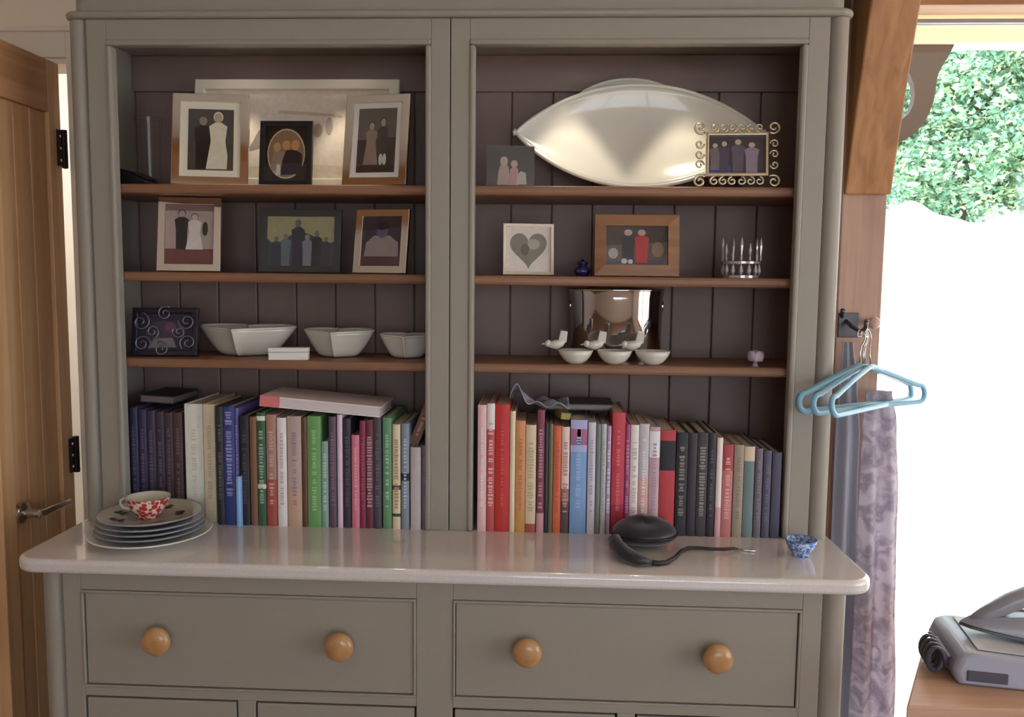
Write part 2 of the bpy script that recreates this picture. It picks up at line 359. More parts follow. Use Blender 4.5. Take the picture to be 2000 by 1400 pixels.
# base cabinet
r = thing('base_cabinet', 'sage grey dresser base with drawers and round oak knobs', 'cabinet', (0, 0, 0))
FY = -.232
def B(name, x0, x1, y0, y1, z0, z1, m=PAINT, bev=.0015, par=r):
    q = MB(); q.box(x0, x1, y0, y1, z0, z1); return q.build(name, m, par, True, bevel=bev)
for s in (-1, 1):
    x0, x1 = xr(s, .73, .768); B('stile', x0, x1, FY, FY+.022, .1, .8705)
    q = MB(); q.lathe([(0, .1), (.026, .1), (.026, .8705), (0, .8705)], 32, (s*.794, FY+.026, 0)); q.build('corner_column', PAINT, r, True, smooth=True)
    x0, x1 = xr(s, .795, .818); B('side_panel', x0, x1, FY+.05, .285, .1, .8705)
    x0, x1 = xr(s, .037, .73)
    B('rail', x0, x1, FY, FY+.022, .829, .8705); B('rail', x0, x1, FY, FY+.022, .602, .621); B('rail', x0, x1, FY, FY+.022, .1, .125)
    x0, x1 = xr(s, .371, .407); B('stile', x0, x1, FY, FY+.022, .125, .602)
    # drawer with beaded edge
    x0, x1 = xr(s, .0433, .7225)
    d = B('drawer', x0, x1, FY+.001, FY+.02, .628, .8215, bev=.002)
    xa, xb = xr(s, .0375, .7295)
    q = MB()
    q.box(xa, xb, FY-.003, FY+.018, .8225, .8285); q.box(xa, xb, FY-.003, FY+.018, .6215, .6265); q.box(xa, xa+.0045, FY-.003, FY+.018, .6265, .8225); q.box(xb-.0055, xb, FY-.003, FY+.018, .6265, .8225)
    q.build('bead_moulding', PAINT, r, True, bevel=.0018)
    for kx in (.1887, .5629):
        q = MB(); q.lathe([(0, FY+.001), (.014, FY+.001), (.0125, FY-.008), (.016, FY-.013), (.026, FY-.018), (.0295, FY-.025), (.029, FY-.031), (.024, FY-.037), (.012, FY-.0405), (0, FY-.041)], 32, (s*kx, 0, .735), 'y')
        q.build('knob', KNOB, d, True, smooth='all')
    for a, b_ in ((.0415, .367), (.411, .7255)):
        x0, x1 = xr(s, a, b_)
        d = B('door', x0, x1, FY+.001, FY+.02, .1295, .5975, bev=.002)
        B('panel', x0+.06, x1-.06, FY-.004, FY+.001, .19, .54, par=d, bev=.003)
        q = MB(); kx = x1-.03 if (a < .2) == (s < 0) else x0+.03
        q.lathe([(0, FY+.001), (.01, FY+.001), (.009, FY-.01), (.02, FY-.018), (.02, FY-.026), (0, FY-.032)], 24, (kx, 0, .5), 'y'); q.build('knob', KNOB, d, True, smooth='all')
B('stile', -.037, .037, FY, FY+.022, .1, .8705)
B('plinth', -.79, .79, -.19, .27, 0, .1, bev=.001); B('back_panel', -.79, .79, .27, .285, .1, .87); B('bottom_panel', -.79, .79, -.2, .27, .1, .118)

# ------------------------------------------------------------------ picture frames
def ell(cx, cz, rx, rz, n=14): return [(cx+rx*math.cos(2*PI*i/n), cz+rz*math.sin(2*PI*i/n)) for i in range(n)]
def photo(parent, x0, x1, z0, z1, y, shapes, k=1.0, name='photo'):
    """flat print: first colour is the ground, the rest are painted patches, all in one sheet"""
    b = MB(); ms = []; W_, H_ = x1-x0, z1-z0
    for i, (pts, c) in enumerate(shapes):
        if pts is None: pts = [(0, 0), (1, 0), (1, 1), (0, 1)]
        pts = [(min(1, max(0, p[0])), min(1, max(0, p[1]))) for p in pts]
        b.add([(x0+p[0]*W_, y-.00012*i, z0+p[1]*H_) for p in pts], [tuple(range(len(pts)))], i)
        ms.append(mat(c, .3, k=k, noise=.15, nscale=90))
    return b.build(name, ms, parent, fix=False)
def person(cx, z0, h, c, skin=(190, 160, 150), wd=.1, hair=None, skirt=False):
    hr = h*.085
    t = [(cx-wd*(1.3 if skirt else .75), z0), (cx+wd*(1.3 if skirt else .75), z0), (cx+wd*.8, z0+h*.5), (cx+wd, z0+h*.76), (cx+wd*.35, z0+h*.83), (cx-wd*.35, z0+h*.83), (cx-wd, z0+h*.76), (cx-wd*.8, z0+h*.5)]
    o = [(t, c)]
    if hair: o.append((ell(cx, z0+h*.925, wd*.55, hr*1.15), hair))
    o.append((ell(cx, z0+h*.91, wd*.45, hr), skin)); return o
def mitre(x0, x1, z0, z1, bw, y0, y1, prof=.0):
    b = MB()
    o = [(x0, z0), (x1, z0), (x1, z1), (x0, z1)]; i_ = [(x0+bw, z0+bw), (x1-bw, z0+bw), (x1-bw, z1-bw), (x0+bw, z1-bw)]
    for k in range(4):
        j = (k+1) % 4
        vs = [(o[k][0], y0+prof, o[k][1]), (o[j][0], y0+prof, o[j][1]), (i_[j][0], y0, i_[j][1]), (i_[k][0], y0, i_[k][1])]
        vs += [(v[0], y1, v[2]) for v in vs]
        b.add(vs, [(0, 1, 2, 3), (7, 6, 5, 4), (0, 4, 5, 1), (2, 6, 7, 3)])
    return b
def frame_root(name, label, px0, px1, pyt, shelf, Y, yaw=0, lean=10, group=None, pyb=None, cat='picture frame'):
    zs = TS[shelf]
    pyb = pyb or pyt+100
    X0, X1 = aty(px0, pyb, Y).x, aty(px1, pyb, Y).x
    ln = math.radians(lean)
    zt = aty((px0+px1)/2, pyt, Y).z
    for _ in range(3): H = (zt-zs)/math.cos(ln); zt = aty((px0+px1)/2, pyt, Y+H*math.sin(ln)*math.cos(math.radians(yaw))).z
    Wd = (X1-X0)/math.cos(math.radians(yaw))
    r = thing(name, label, cat, ((X0+X1)/2, Y, zs), (-ln, 0, math.radians(yaw)), group)
    return r, Wd, H, ln
def strut(r, H, ln, m, w_=.03):
    s_ = min(.3*H, .055); b = MB()
    z1 = s_*math.tan(ln)+.002
    b.add([(-w_/2, 0.0005, H*.62), (w_/2, .0005, H*.62), (w_/2+.008, s_, z1), (-w_/2-.008, s_, z1), (-w_/2, .003, H*.62+.002), (w_/2, .003, H*.62+.002), (w_/2+.008, s_+.003, z1+.002), (-w_/2-.008, s_+.003, z1+.002)],
          [(0, 3, 2, 1), (4, 5, 6, 7), (0, 1, 5, 4), (1, 2, 6, 5), (2, 3, 7, 6), (3, 0, 4, 7)])
    b.build('easel_back', m, r)
def picture(name, label, px0, px1, pyt, shelf, Y, yaw, lean, bw, fm, shapes, mount=0, mount_c=(225, 215, 200), T_=.012, prof=0, pyb=None, group=None, k=1.0, oval=False):
    r, Wd, H, ln = frame_root(name, label, px0, px1, pyt, shelf, Y, yaw, lean, group, pyb)
    h = Wd/2
    mitre(-h, h, 0, H, bw, -T_, 0, prof).build('frame_border', fm, r, bevel=.0012)
    b = MB(); b.box(-h+.002, h-.002, -.004, 0, .002, H-.002); b.build('backing', mat((40, 34, 32), .8), r)
    if mount:
        b = MB(); b.box(-h+bw-.001, h-bw+.001, -.0062, -.0042, bw-.001, H-bw+.001); b.build('mount', mat(mount_c, .7, k=k), r)
    m_ = bw+mount
    photo(r, -h+m_, h-m_, m_, H-m_, -.0066, shapes, k)
    b = MB(); b.box(-h+bw, h-bw, -.0092, -.0088, bw, H-bw); b.build('glazing', glassmat((1, 1, 1), .06), r)
    strut(r, H, ln, mat((40, 34, 32), .8))
    return r
DK = (34, 28, 30)
picture('picture_frame', 'silver frame with bride in long white veil, turned towards the small black frame', 341, 482, 187, 1, .075, 9, 10, .019, CHROME,
        [(None, (72, 66, 66))] + person(.33, .02, .86, (24, 20, 26), (150, 130, 120), .2) + person(.66, .02, .92, (224, 214, 190), (190, 165, 140), .2, (225, 215, 195), True) + [([(.86, 0), (1, 0), (1, .8), (.9, .6)], (70, 70, 58))], .016, (236, 226, 206), pyb=362)
picture('picture_frame', 'silver frame with old photograph of two standing children, turned towards black frame', 668, 797, 188, 1, .07, -9, 10, .019, CHROME,
        [(None, (104, 92, 86)), ([(0, 0), (1, 0), (1, .55), (0, .5)], (66, 52, 46))] + person(.36, .12, .66, (150, 126, 114), (176, 156, 146), .15, (50, 40, 38), True) + person(.66, .1, .74, (74, 60, 58), (176, 156, 146), .14, (60, 48, 44)) + [(ell(.63, .2, .05, .09), (205, 200, 195)), (ell(.73, .2, .05, .09), (205, 200, 195))], .012, (232, 224, 214), pyb=365)
picture('picture_frame', 'small black frame with cream oval-cornered photo of a couple in dark clothes', 508, 610, 239, 1, .085, 0, 8, .013, BLACK,
        [(None, (24, 20, 20)), (ell(.5, .5, .46, .47, 24), (200, 178, 150)), (ell(.5, .5, .43, .44, 24), (140, 112, 80)), ([(.12, .2), (.5, .1), (.45, .55), (.2, .55)], (150, 130, 112)), ([(.36, .1), (.9, .12), (.88, .5), (.7, .58), (.5, .56), (.42, .4)], (26, 26, 38)), (ell(.5, .66, .1, .09), (200, 140, 100)), (ell(.72, .66, .1, .1), (205, 145, 105)), (ell(.28, .62, .09, .09), (190, 150, 110)), ([(.25, .1), (.38, .1), (.36, .3), (.28, .3)], (205, 195, 185))], 0, pyb=362)
# large cream picture behind the frames
r, Wd, H, ln = frame_root('framed_picture', 'large cream landscape picture standing behind the silver and black frames', 374, 776, 160, 1, .16, 0, 11, pyb=362, cat='picture')
CREAM = mat((226, 214, 196), .55, noise=.03)
mitre(-Wd/2, Wd/2, 0, H, .025, -.018, 0).build('frame_border', CREAM, r, bevel=.003)
b = MB(); b.box(-Wd/2+.004, Wd/2-.004, -.006, 0, .004, H-.004); b.build('backing', CREAM, r)
photo(r, -Wd/2+.025, Wd/2-.025, .025, H-.025, -.0065, [(None, (222, 206, 190)), ([(.24, .3), (.34, .36), (.42, .62), (.3, .55)], (150, 138, 130)), ([(.02, 0), (.98, 0), (.98, .12), (.5, .18), (.02, .1)], (208, 190, 168)), (ell(.62, .55, .025, .08), (176, 150, 132)), (ell(.68, .6, .02, .1), (170, 160, 150)), ([(.4, .74), (.75, .7), (.74, .73), (.41, .78)], (196, 176, 160))], name='print')
# shelf two
picture('picture_frame', 'silver frame with wedding couple, bride in a white gown, beside the dark landscape frame', 313, 428, 388, 2, .06, 10, 11, .017, CHROME,
        [(None, (120, 92, 88)), ([(0, 0), (1, 0), (1, .26), (0, .26)], (110, 56, 56)), ([(.0, .26), (1, .26), (1, .9), (.0, .9)], (168, 150, 142))] + person(.33, .25, .66, (26, 20, 24), (180, 150, 140), .15, (30, 22, 22)) + person(.6, .25, .6, (214, 202, 196), (196, 170, 160), .14, (70, 50, 44), True) + [(ell(.82, .6, .06, .12), (36, 28, 30))], .0, pyb=531)
picture('picture_frame', 'dark green-grey landscape frame with a group of people under pale sky', 508, 666, 411, 2, .09, 0, 9, .016, mat((60, 62, 60), .4, k=1.1),
        [(None, (70, 74, 82)), ([(0, .55), (.12, .42), (.35, .62), (.48, .72), (.7, .6), (.9, .45), (1, .5), (1, 1), (0, 1)], (168, 160, 122))] + person(.14, .0, .6, (58, 60, 80), (120, 110, 110), .08) + person(.28, .0, .66, (104, 120, 128), (140, 130, 125), .08) + person(.46, .0, .95, (48, 48, 66), (110, 100, 110), .1) + person(.6, .0, .64, (130, 130, 146), (150, 136, 130), .08) + person(.74, .0, .72, (40, 44, 56), (120, 110, 105), .08) + person(.88, .0, .6, (64, 60, 72), (120, 110, 105), .07), .0, pyb=532, k=.9)
picture('picture_frame', 'silver frame with dim portrait in white blouse, end of the row by the centre stile', 690, 797, 411, 2, .055, -10, 11, .017, CHROME,
        [(None, (58, 44, 56)), ([(0, 0), (1, 0), (1, .2), (0, .2)], (84, 50, 58)), ([(.06, .2), (.94, .2), (.92, .48), (.7, .62), (.3, .62), (.1, .48)], (150, 136, 134)), (ell(.5, .72, .15, .15), (92, 82, 112)), (ell(.5, .82, .17, .09), (40, 30, 44))], .0, pyb=544)
r = picture('picture_frame', 'square silver frame with grey heart-shaped photo', 982, 1081, 438, 2, .06, 4, 7, .008, CHROME,
        [(None, (226, 214, 206)), ([(.5+.42*(math.sin(t)**3), .53+.028*(13*math.cos(t)-5*math.cos(2*t)-2*math.cos(3*t)-math.cos(4*t))) for t in [2*PI*i/40 for i in range(40)]], (128, 122, 108)),
         (ell(.62, .62, .14, .12), (168, 162, 150)), (ell(.42, .5, .1, .14), (96, 90, 82))], 0, pyb=540)
r = picture('picture_frame', 'brown wooden frame with photo of couple, one in red', 1160, 1325, 421, 2, .07, 0, 8, .026, wood((166, 118, 84), (138, 94, 64), 'x', k=.95),
        [(None, (96, 84, 74)), ([(0, .5), (1, .6), (1, 1), (0, 1)], (62, 50, 46)), ([(0, 0), (1, 0), (1, .14), (0, .12)], (70, 66, 96))] + person(.36, .06, .84, (34, 32, 42), (200, 160, 150), .12, (210, 190, 180)) + person(.58, .06, .84, (186, 44, 50), (200, 160, 150), .12, (190, 160, 150)) + [(ell(.12, .3, .08, .14), (176, 172, 165)), (ell(.84, .4, .1, .2), (140, 110, 88)), (ell(.3, .1, .05, .07), (200, 196, 196)), (ell(.4, .09, .04, .06), (205, 200, 200))], .0, T_=.016, prof=.004, pyb=540)
# ornate filigree frame
PEWTER = mat((224, 212, 186), .24, .85, noise=0)
r, Wd, H, ln = frame_root('ornate_frame', 'ornate pale gold scrollwork frame with group photo beside the platter', 1356, 1520, 240, 1, .05, -3, 9, pyb=365, cat='picture frame')
bw = .024
mitre(-Wd/2+bw, Wd/2-bw, bw, H-bw, .007, -.012, 0).build('frame_border', PEWTER, r, bevel=.002)
b = MB(); b.box(-Wd/2+bw+.002, Wd/2-bw-.002, -.004, 0, bw+.002, H-bw-.002); b.build('backing', mat((40, 34, 32), .8), r)
photo(r, -Wd/2+bw+.006, Wd/2-bw-.006, bw+.006, H-bw-.006, -.0045, [(None, (74, 66, 70)), ([(0, 0), (.4, 0), (.4, .2), (.15, .26), (0, .2)], (70, 76, 140))] + person(.12, .1, .7, (120, 108, 116), (190, 168, 160), .1) + person(.28, .05, .8, (86, 76, 96), (196, 170, 160), .1) + person(.52, .05, .85, (104, 92, 104), (200, 172, 160), .12) + person(.76, .02, .8, (150, 134, 150), (196, 170, 160), .13))
def spiral(cx, cz, R_, turns, a0, sgn):
    return [(cx+R_*(1-.78*t)*math.cos(a0+sgn*turns*2*PI*t), -.006, cz+R_*(1-.78*t)*math.sin(a0+sgn*turns*2*PI*t)) for t in [i/26 for i in range(27)]]
hw = Wd/2
for sx in (-1, 1):
    for (zc, sz) in ((bw*.52, -1), (H-bw*.52, 1)):
        q = MB(); q.tube(spiral(sx*(hw-bw*.5), zc, bw*.62, 1.35, math.atan2(-sz, -sx), sx*sz), .0028, 6); q.build('corner_scroll', PEWTER, r, smooth='all')
    for zf in (.34, .5, .66):
        q = MB(); q.tube(spiral(sx*(hw-bw*.45), H*zf, bw*.42, 1.2, PI if sx > 0 else 0, 1 if zf < .5 else -1), .0024, 6); q.build('scroll', PEWTER, r, smooth='all')
for zc, a in ((bw*.55, PI/2), (H-bw*.55, -PI/2)):
    for i in range(6):
        q = MB(); q.tube(spiral((i-2.5)/2.5*(hw-bw*1.8), zc, bw*.42, 1.2, a, 1 if i < 3 else -1), .0024, 6); q.build('scroll', PEWTER, r, smooth='all')
strut(r, H, ln, mat((40, 34, 32), .8))
# clear acrylic block photo with pink figures
r, Wd, H, ln = frame_root('acrylic_photo_block', 'clear acrylic photo stand with pink figures beside the eye-shaped platter', 950, 1043, 287, 1, .07, 3, 5, pyb=360, cat='photo stand')
b = MB(); b.box(-Wd/2, Wd/2, -.016, -.012, 0, H); b.build('front_panel', glassmat((.96, .97, .96), .12), r, bevel=.0005)
b = MB(); b.box(-Wd/2, Wd/2, -.006, 0, 0, H); b.build('back_panel', mat((52, 46, 50), .3), r)
photo(r, -Wd/2+.01, Wd/2-.01, .004, H-.008, -.0065, [(None, (48, 42, 46))] + [([(.16, .0), (.5, .0), (.46, .5), (.4, .62), (.26, .6), (.2, .4)], (196, 160, 160)), ([(.44, 0), (.72, 0), (.7, .46), (.6, .55), (.5, .45)], (204, 150, 156)), (ell(.34, .68, .1, .13), (214, 178, 172)), (ell(.6, .6, .09, .11), (210, 176, 172)), ([(.66, .02), (.92, .02), (.9, .34), (.78, .4), (.68, .3)], (200, 190, 188))])
# dark swirled frame on shelf three
DKM = mat((58, 54, 66), .3, .6)
r, Wd, H, ln = frame_root('scroll_frame', 'dark pewter frame with curling metalwork beside the largest heart bowl', 262, 385, 602, 3, .08, 6, 10, pyb=700, cat='picture frame')
mitre(-Wd/2, Wd/2, 0, H, .014, -.012, 0).build('frame_border', DKM, r, bevel=.003)
photo(r, -Wd/2+.01, Wd/2-.01, .01, H-.01, -.004, [(None, (50, 46, 60)), (ell(.5, .5, .36, .3), (70, 62, 74)), (ell(.58, .62, .1, .13), (110, 74, 92)), ([(.2, .1), (.7, .12), (.62, .36), (.3, .34)], (120, 112, 116))])
b = MB(); b.box(-Wd/2+.004, Wd/2-.004, -.003, 0, .004, H-.004); b.build('backing', mat((36, 32, 40), .7), r)
GREYM = mat((140, 140, 152), .3, .7)
for cx, cz, R_, a, sg in ((-.33, .25, .02, 0, 1), (-.36, .7, .022, 1.5, -1), (.33, .72, .02, 3, 1), (.36, .28, .02, 4, -1), (0, .88, .018, 1, 1), (-.05, .14, .018, 2, -1), (-.18, .5, .016, 5, 1), (.22, .5, .016, 2.5, 1)):
    q = MB(); q.tube([(p[0], -.013, p[2]) for p in spiral(cx*Wd, cz*H, R_, 1.4, a, sg)], .0016, 6); q.build('scroll', GREYM, r, smooth='all')
strut(r, H, ln, mat((36, 32, 40), .7))

# ------------------------------------------------------------------ platters
def lens_platter(name, label, cx, Y, zs, a, hh, lean, cat='platter', D=.035):
    r = thing(name, label, cat, (cx, Y, zs+.001), (-math.radians(lean), 0, 0))
    def outline(u):
        e = max(0, 1-abs(u)**2.0)
        return hh*.5+hh*.5*e**.86, hh*.56-hh*.56*min(1, e**.80*1.0)
    def fn(i, j):
        u = math.sin((i*2-1)*PI/2); v = j*2-1
        t, bo = outline(u); t += (1-abs(u))*0; 
        if i in (0, 1): t = bo = hh*.53
        z = (t+bo)/2+v*(t-bo)/2
        d = D*(1-abs(u)**2.2)*(1-abs(v)**2.4)
        return (a*u, -.028+d, z)
    b = MB(); b.grid(fn, 40, 20); b.build('dish', CERAMIC, r, smooth='all', solid=.006)
    path = [fn(i/40, 1) for i in range(41)]+[fn(i/40, 0) for i in range(39, 0, -1)]
    q = MB(); q.tube(path, .0048, 8, True); q.build('rim', CERAMIC, r, smooth='all')
    return r
lens_platter('eye_shaped_platter', 'large cream pointed oval platter leaning on the cabinet back', .425, .15, TS[1], .292, .255, 16)
r = thing('oval_dish', 'cream dish standing behind the large pointed platter, only its rim showing', 'dish', (.405, .20, TS[1]+.012), (-math.radians(8), 0, 0))
b = MB()
def fo(i, j):
    a = i*2*PI; q = .12+.88*j; return (.17*q*math.cos(a), .012*(1-q**3)-.01, .132+.132*q*math.sin(a))
b.grid(fo, 48, 8); b.build('dish', CERAMIC, r, smooth='all', solid=.005)
q = MB(); q.tube([fo(i/48, 1) for i in range(48)], .004, 8, True); q.build('rim', CERAMIC, r, smooth='all')

# ------------------------------------------------------------------ shelf three: bowls, box, birds, chrome bucket
def heart(t, n=1): return (math.sin(t)**3*16/17, (13*math.cos(t)-5*math.cos(2*t)-2*math.cos(3*t)-math.cos(4*t))/17)
def heart_bowl(label, px0, px1, pyt, Y):
    X0, X1 = aty(px0, pyt, Y).x, aty(px1, pyt, Y).x; zt = aty((px0+px1)/2, pyt, Y-.02).z; H = zt-TS[3]; R_ = (X1-X0)/2
    r = thing('heart_bowl', label, 'bowl', ((X0+X1)/2, Y, TS[3]), (0, 0, 0), 'heart bowls in decreasing size')
    N = 48
    def fn(i, j):
        t = 2*PI*i; hx, hy = heart(t)
        if j < .45: f = .50*j/.45; z = .004*(1 if j == 0 else 1)
        else:
            q = (j-.45)/.55; f = .50+.5*q**.85; z = .004+(H-.004)*q**1.15
        return (hx*R_*f*1.04, (hy*.74+.06)*R_*f, z+(.006*(j == 1)*(hy*.5)))
    b = MB(); b.grid(fn, N, 14); b.build('bowl_body', CERAMIC, r, smooth='all', solid=.005)
    q = MB(); q.tube([fn(i/N, 1) for i in range(N)], .0035, 8, True); q.build('rim', CERAMIC, r, smooth='all')
    return r
heart_bowl('largest white heart-shaped bowl, next to the dark scroll frame', 383, 572, 640, .135)
heart_bowl('middle white heart-shaped bowl between the larger and the smaller one', 590, 728, 647, .13)
heart_bowl('smallest white heart-shaped bowl next to the centre stile', 740, 848, 656, .13)
X0, X1 = aty(525, 700, .04).x, aty(600, 700, .04).x
r = thing('small_box', 'small white oblong box lying in front of the heart bowls', 'box', ((X0+X1)/2, .048, TS[3]), (0, 0, math.radians(8)))
b = MB(); b.box(-(X1-X0)/2, (X1-X0)/2, -.012, .014, 0, .018); b.build('tray', WHITE, r, bevel=.0015)
b = MB(); b.box(-(X1-X0)/2-.0008, (X1-X0)/2+.0008, -.0128, .0148, .0185, .0285); b.build('lid', WHITE, r, bevel=.0015)
# chrome bucket
cx = aty(1203, 640, .17).x
r = thing('chrome_bucket', 'polished silver oval bucket behind the three bird dishes', 'bucket', (cx, .182, TS[3]))
r.scale = (1.36, .88, 1)
rb = (aty(1295, 640, .17).x-aty(1110, 640, .17).x)/2; rb = .082
MIR = mat((190, 186, 190), .05, 1, noise=0)
b = MB(); b.lathe([(0, 0), (rb*.96, 0), (rb*.98, .004), (rb, .15), (rb+.003, .168), (rb-.002, .168), (rb-.004, .15), (rb-.006, .006), (0, .006)], 48); b.build('bucket_body', MIR, r, smooth=True)
b = MB(); b.tube([((rb+.001)*math.cos(2*PI*i/48), (rb+.001)*math.sin(2*PI*i/48), .168) for i in range(48)], .003, 8, True); b.build('rim', CHROME, r, smooth='all')
for sx in (-1, 1):
    b = MB(); b.tube([(sx*(rb-.001), .012*math.cos(a), .13+.012*math.sin(a)) for a in [2*PI*i/16 for i in range(16)]], .002, 6, True); b.build('ring_handle', CHROME, r, smooth='all')
# bird dishes
def bird_dish(px, label):
    Y = .058; p = aty(px, 700, Y)
    r = thing('bird_dish', label, 'dish', (p.x, Y, TS[3]), (0, 0, 0), 'bird dishes in a row')
    b = MB(); b.lathe([(0, 0), (.016, 0), (.027, .008), (.036, .02), (.041, .032), (.0385, .032), (.034, .021), (.024, .011), (0, .006)], 32); b.build('bowl_body', CERAMIC, r, smooth='all')
    # bird perched on the rim, head outwards, tail raised inwards
    bx_ = -.041
    q = MB(); q.tube([(bx_-.024, 0, .033), (bx_-.016, 0, .035), (bx_-.004, 0, .035), (bx_+.008, 0, .039), (bx_+.016, 0, .046)], [.004, .0085, .0115, .009, .004], 10)
    bd = q.build('bird_body', CERAMIC, r, smooth='all'); bd.location.z = .008
    q = MB(); q.lathe([(0, -.0085), (.006, -.006), (.0085, 0), (.006, .006), (0, .0085)], 12, (bx_-.022, 0, .0375)); q.build('head', CERAMIC, bd, smooth='all')
    q = MB(); q.tube([(bx_-.029, 0, .037), (bx_-.038, 0, .0355)], [.0028, .0004], 6); q.build('beak', CERAMIC, bd, smooth='all')
    q = MB(); q.add([(bx_, -.004, .04), (bx_+.02, -.004, .04), (bx_+.022, -.008, .066), (bx_+.006, -.008, .068), (bx_, .004, .04), (bx_+.02, .004, .04), (bx_+.022, .008, .066), (bx_+.006, .008, .068)], [(0, 1, 2, 3), (7, 6, 5, 4), (0, 4, 5, 1), (1, 5, 6, 2), (2, 6, 7, 3), (3, 7, 4, 0)])
    q.build('tail', CERAMIC, bd, bevel=.002)
for px, lb in ((1124, 'white dish with perching bird, end of the row nearest the centre stile'), (1200, 'white dish with perching bird, middle one of the three'), (1274, 'white dish with perching bird, end of the row towards the oak post')):
    bird_dish(px, lb)
# pale round ornament
p = aty(1476, 690, .06)
r = thing('glass_rosebud', 'small pale lilac round ornament alone at the end of the shelf', 'ornament', (p.x, .06, TS[3]))
LIL = mat((190, 172, 186), .25, noise=.1, coat=.4)
b = MB(); b.lathe([(0, 0), (.009, 0), (.006, .004), (.004, .01), (0, .011)], 16); b.build('foot', LIL, r, smooth='all')
b = MB(); b.lathe([(0, .008), (.009, .011), (.0145, .019), (.015, .026), (.010, .034), (.004, .037), (0, .036)], 20); b.build('bud', LIL, r, smooth='all')
for i in range(5):
    a = 2*PI*i/5; b = MB(); b.grid(lambda u, v: ((.0155+.0025*math.sin(v*PI))*math.cos(a+(u-.5)*1.5), (.0155+.0025*math.sin(v*PI))*math.sin(a+(u-.5)*1.5), .012+.024*v*(1-.25*(2*u-1)**2)), 6, 6); b.build('petal', LIL, r, smooth='all', solid=.001)

# ------------------------------------------------------------------ other shelf ornaments
# glass vase and dark folded spectacles case on the top shelf
GL = glassmat((.97, .98, .97), .06)
p = aty(283, 340, .17)
r = thing('glass_vase', 'tall clear glass vase in the corner beside the silver frame', 'vase', (p.x+.014, .17, TS[1]))
b = MB(); b.lathe([(0, .003), (.022, .003), (.025, .02), (.027, .12), (.031, .17)], 28, cap=False); b.build('vase_wall', GL, r, smooth='all')
b = MB(); b.lathe([(0, 0), (.024, 0), (.0245, .004), (0, .004)], 28); b.build('vase_base', GL, r)
b = MB(); b.tube([(.031*math.cos(2*PI*i/28), .031*math.sin(2*PI*i/28), .17) for i in range(28)], .0015, 6, True); b.build('rim', GL, r, smooth='all')
p = aty(262, 345, .07)
r = thing('spectacle_case', 'black wedge-shaped case lying in front of the glass vase', 'case', (p.x-.004, .075, TS[1]), (0, 0, math.radians(-6)))
b = MB(); b.prism([(-.05, 0), (.05, 0), (.045, .012), (.012, .026), (-.03, .036), (-.05, .03)], -.025, .025, 'y'); b.build('case_body', BLACK, r, bevel=.006, seg=3)
b = MB(); b.prism([(-.0495, .0305), (-.03, .0368), (.012, .0268), (.046, .0125), (.046, .0145), (.012, .029), (-.03, .039), (-.0495, .033)], -.026, .026, 'y'); b.build('flap', mat((40, 36, 40), .5), r, bevel=.0006)
# small dark blue bottle by the wooden frame
p = aty(1138, 530, .08)
r = thing('blue_glass_dish', 'small dark blue glass pot in the shade beside the wooden frame', 'pot', (p.x, .09, TS[2]))
BLU = mat((34, 34, 92), .12, noise=.05, coat=.5)
b = MB(); b.lathe([(0, 0), (.013, 0), (.018, .008), (.019, .016), (.012, .022), (.01, .024), (.01, .028), (0, .028)], 24); b.build('pot_body', BLU, r, smooth='all')
b = MB(); b.lathe([(0, .028), (.0125, .0282), (.0125, .033), (.004, .035), (.004, .038), (0, .04)], 20); b.build('lid', BLU, r, smooth='all')
# cut-glass crown tealight holder
p = aty(1449, 535, .07)
r = thing('cut_glass_crown', 'sparkling cut-glass crown of spikes and drops beside the wooden frame', 'ornament', (p.x, .08, TS[2]))
CRY = mat((190, 180, 184), .12, .35, noise=.25, nscale=200)
b = MB(); b.lathe([(.034, 0), (.04, 0), (.04, .006), (.034, .006), (.034, 0)], 28, cap=False); b.build('base_ring', CRY, r)
b = MB(); b.lathe([(.037, .032), (.043, .032), (.043, .037), (.037, .037), (.037, .032)], 28, cap=False); b.build('middle_ring', CRY, r)
for i in range(14):
    a = 2*PI*i/14; R_ = .04; hh = .066+.026*((i*5) % 3)/2
    x, y = R_*math.cos(a), R_*math.sin(a)
    q = MB(); q.lathe([(0, .035), (.003, .04), (.0016, .05), (.0042, hh-.02), (.002, hh-.008), (0, hh)], 6, (x*1.06, y*1.06, 0)); q.build('spike', CRY, r)
    q = MB(); q.lathe([(0, .004), (.0055, .014), (.003, .026), (0, .033)], 6, (x, y, 0)); q.build('drop', CRY, r)

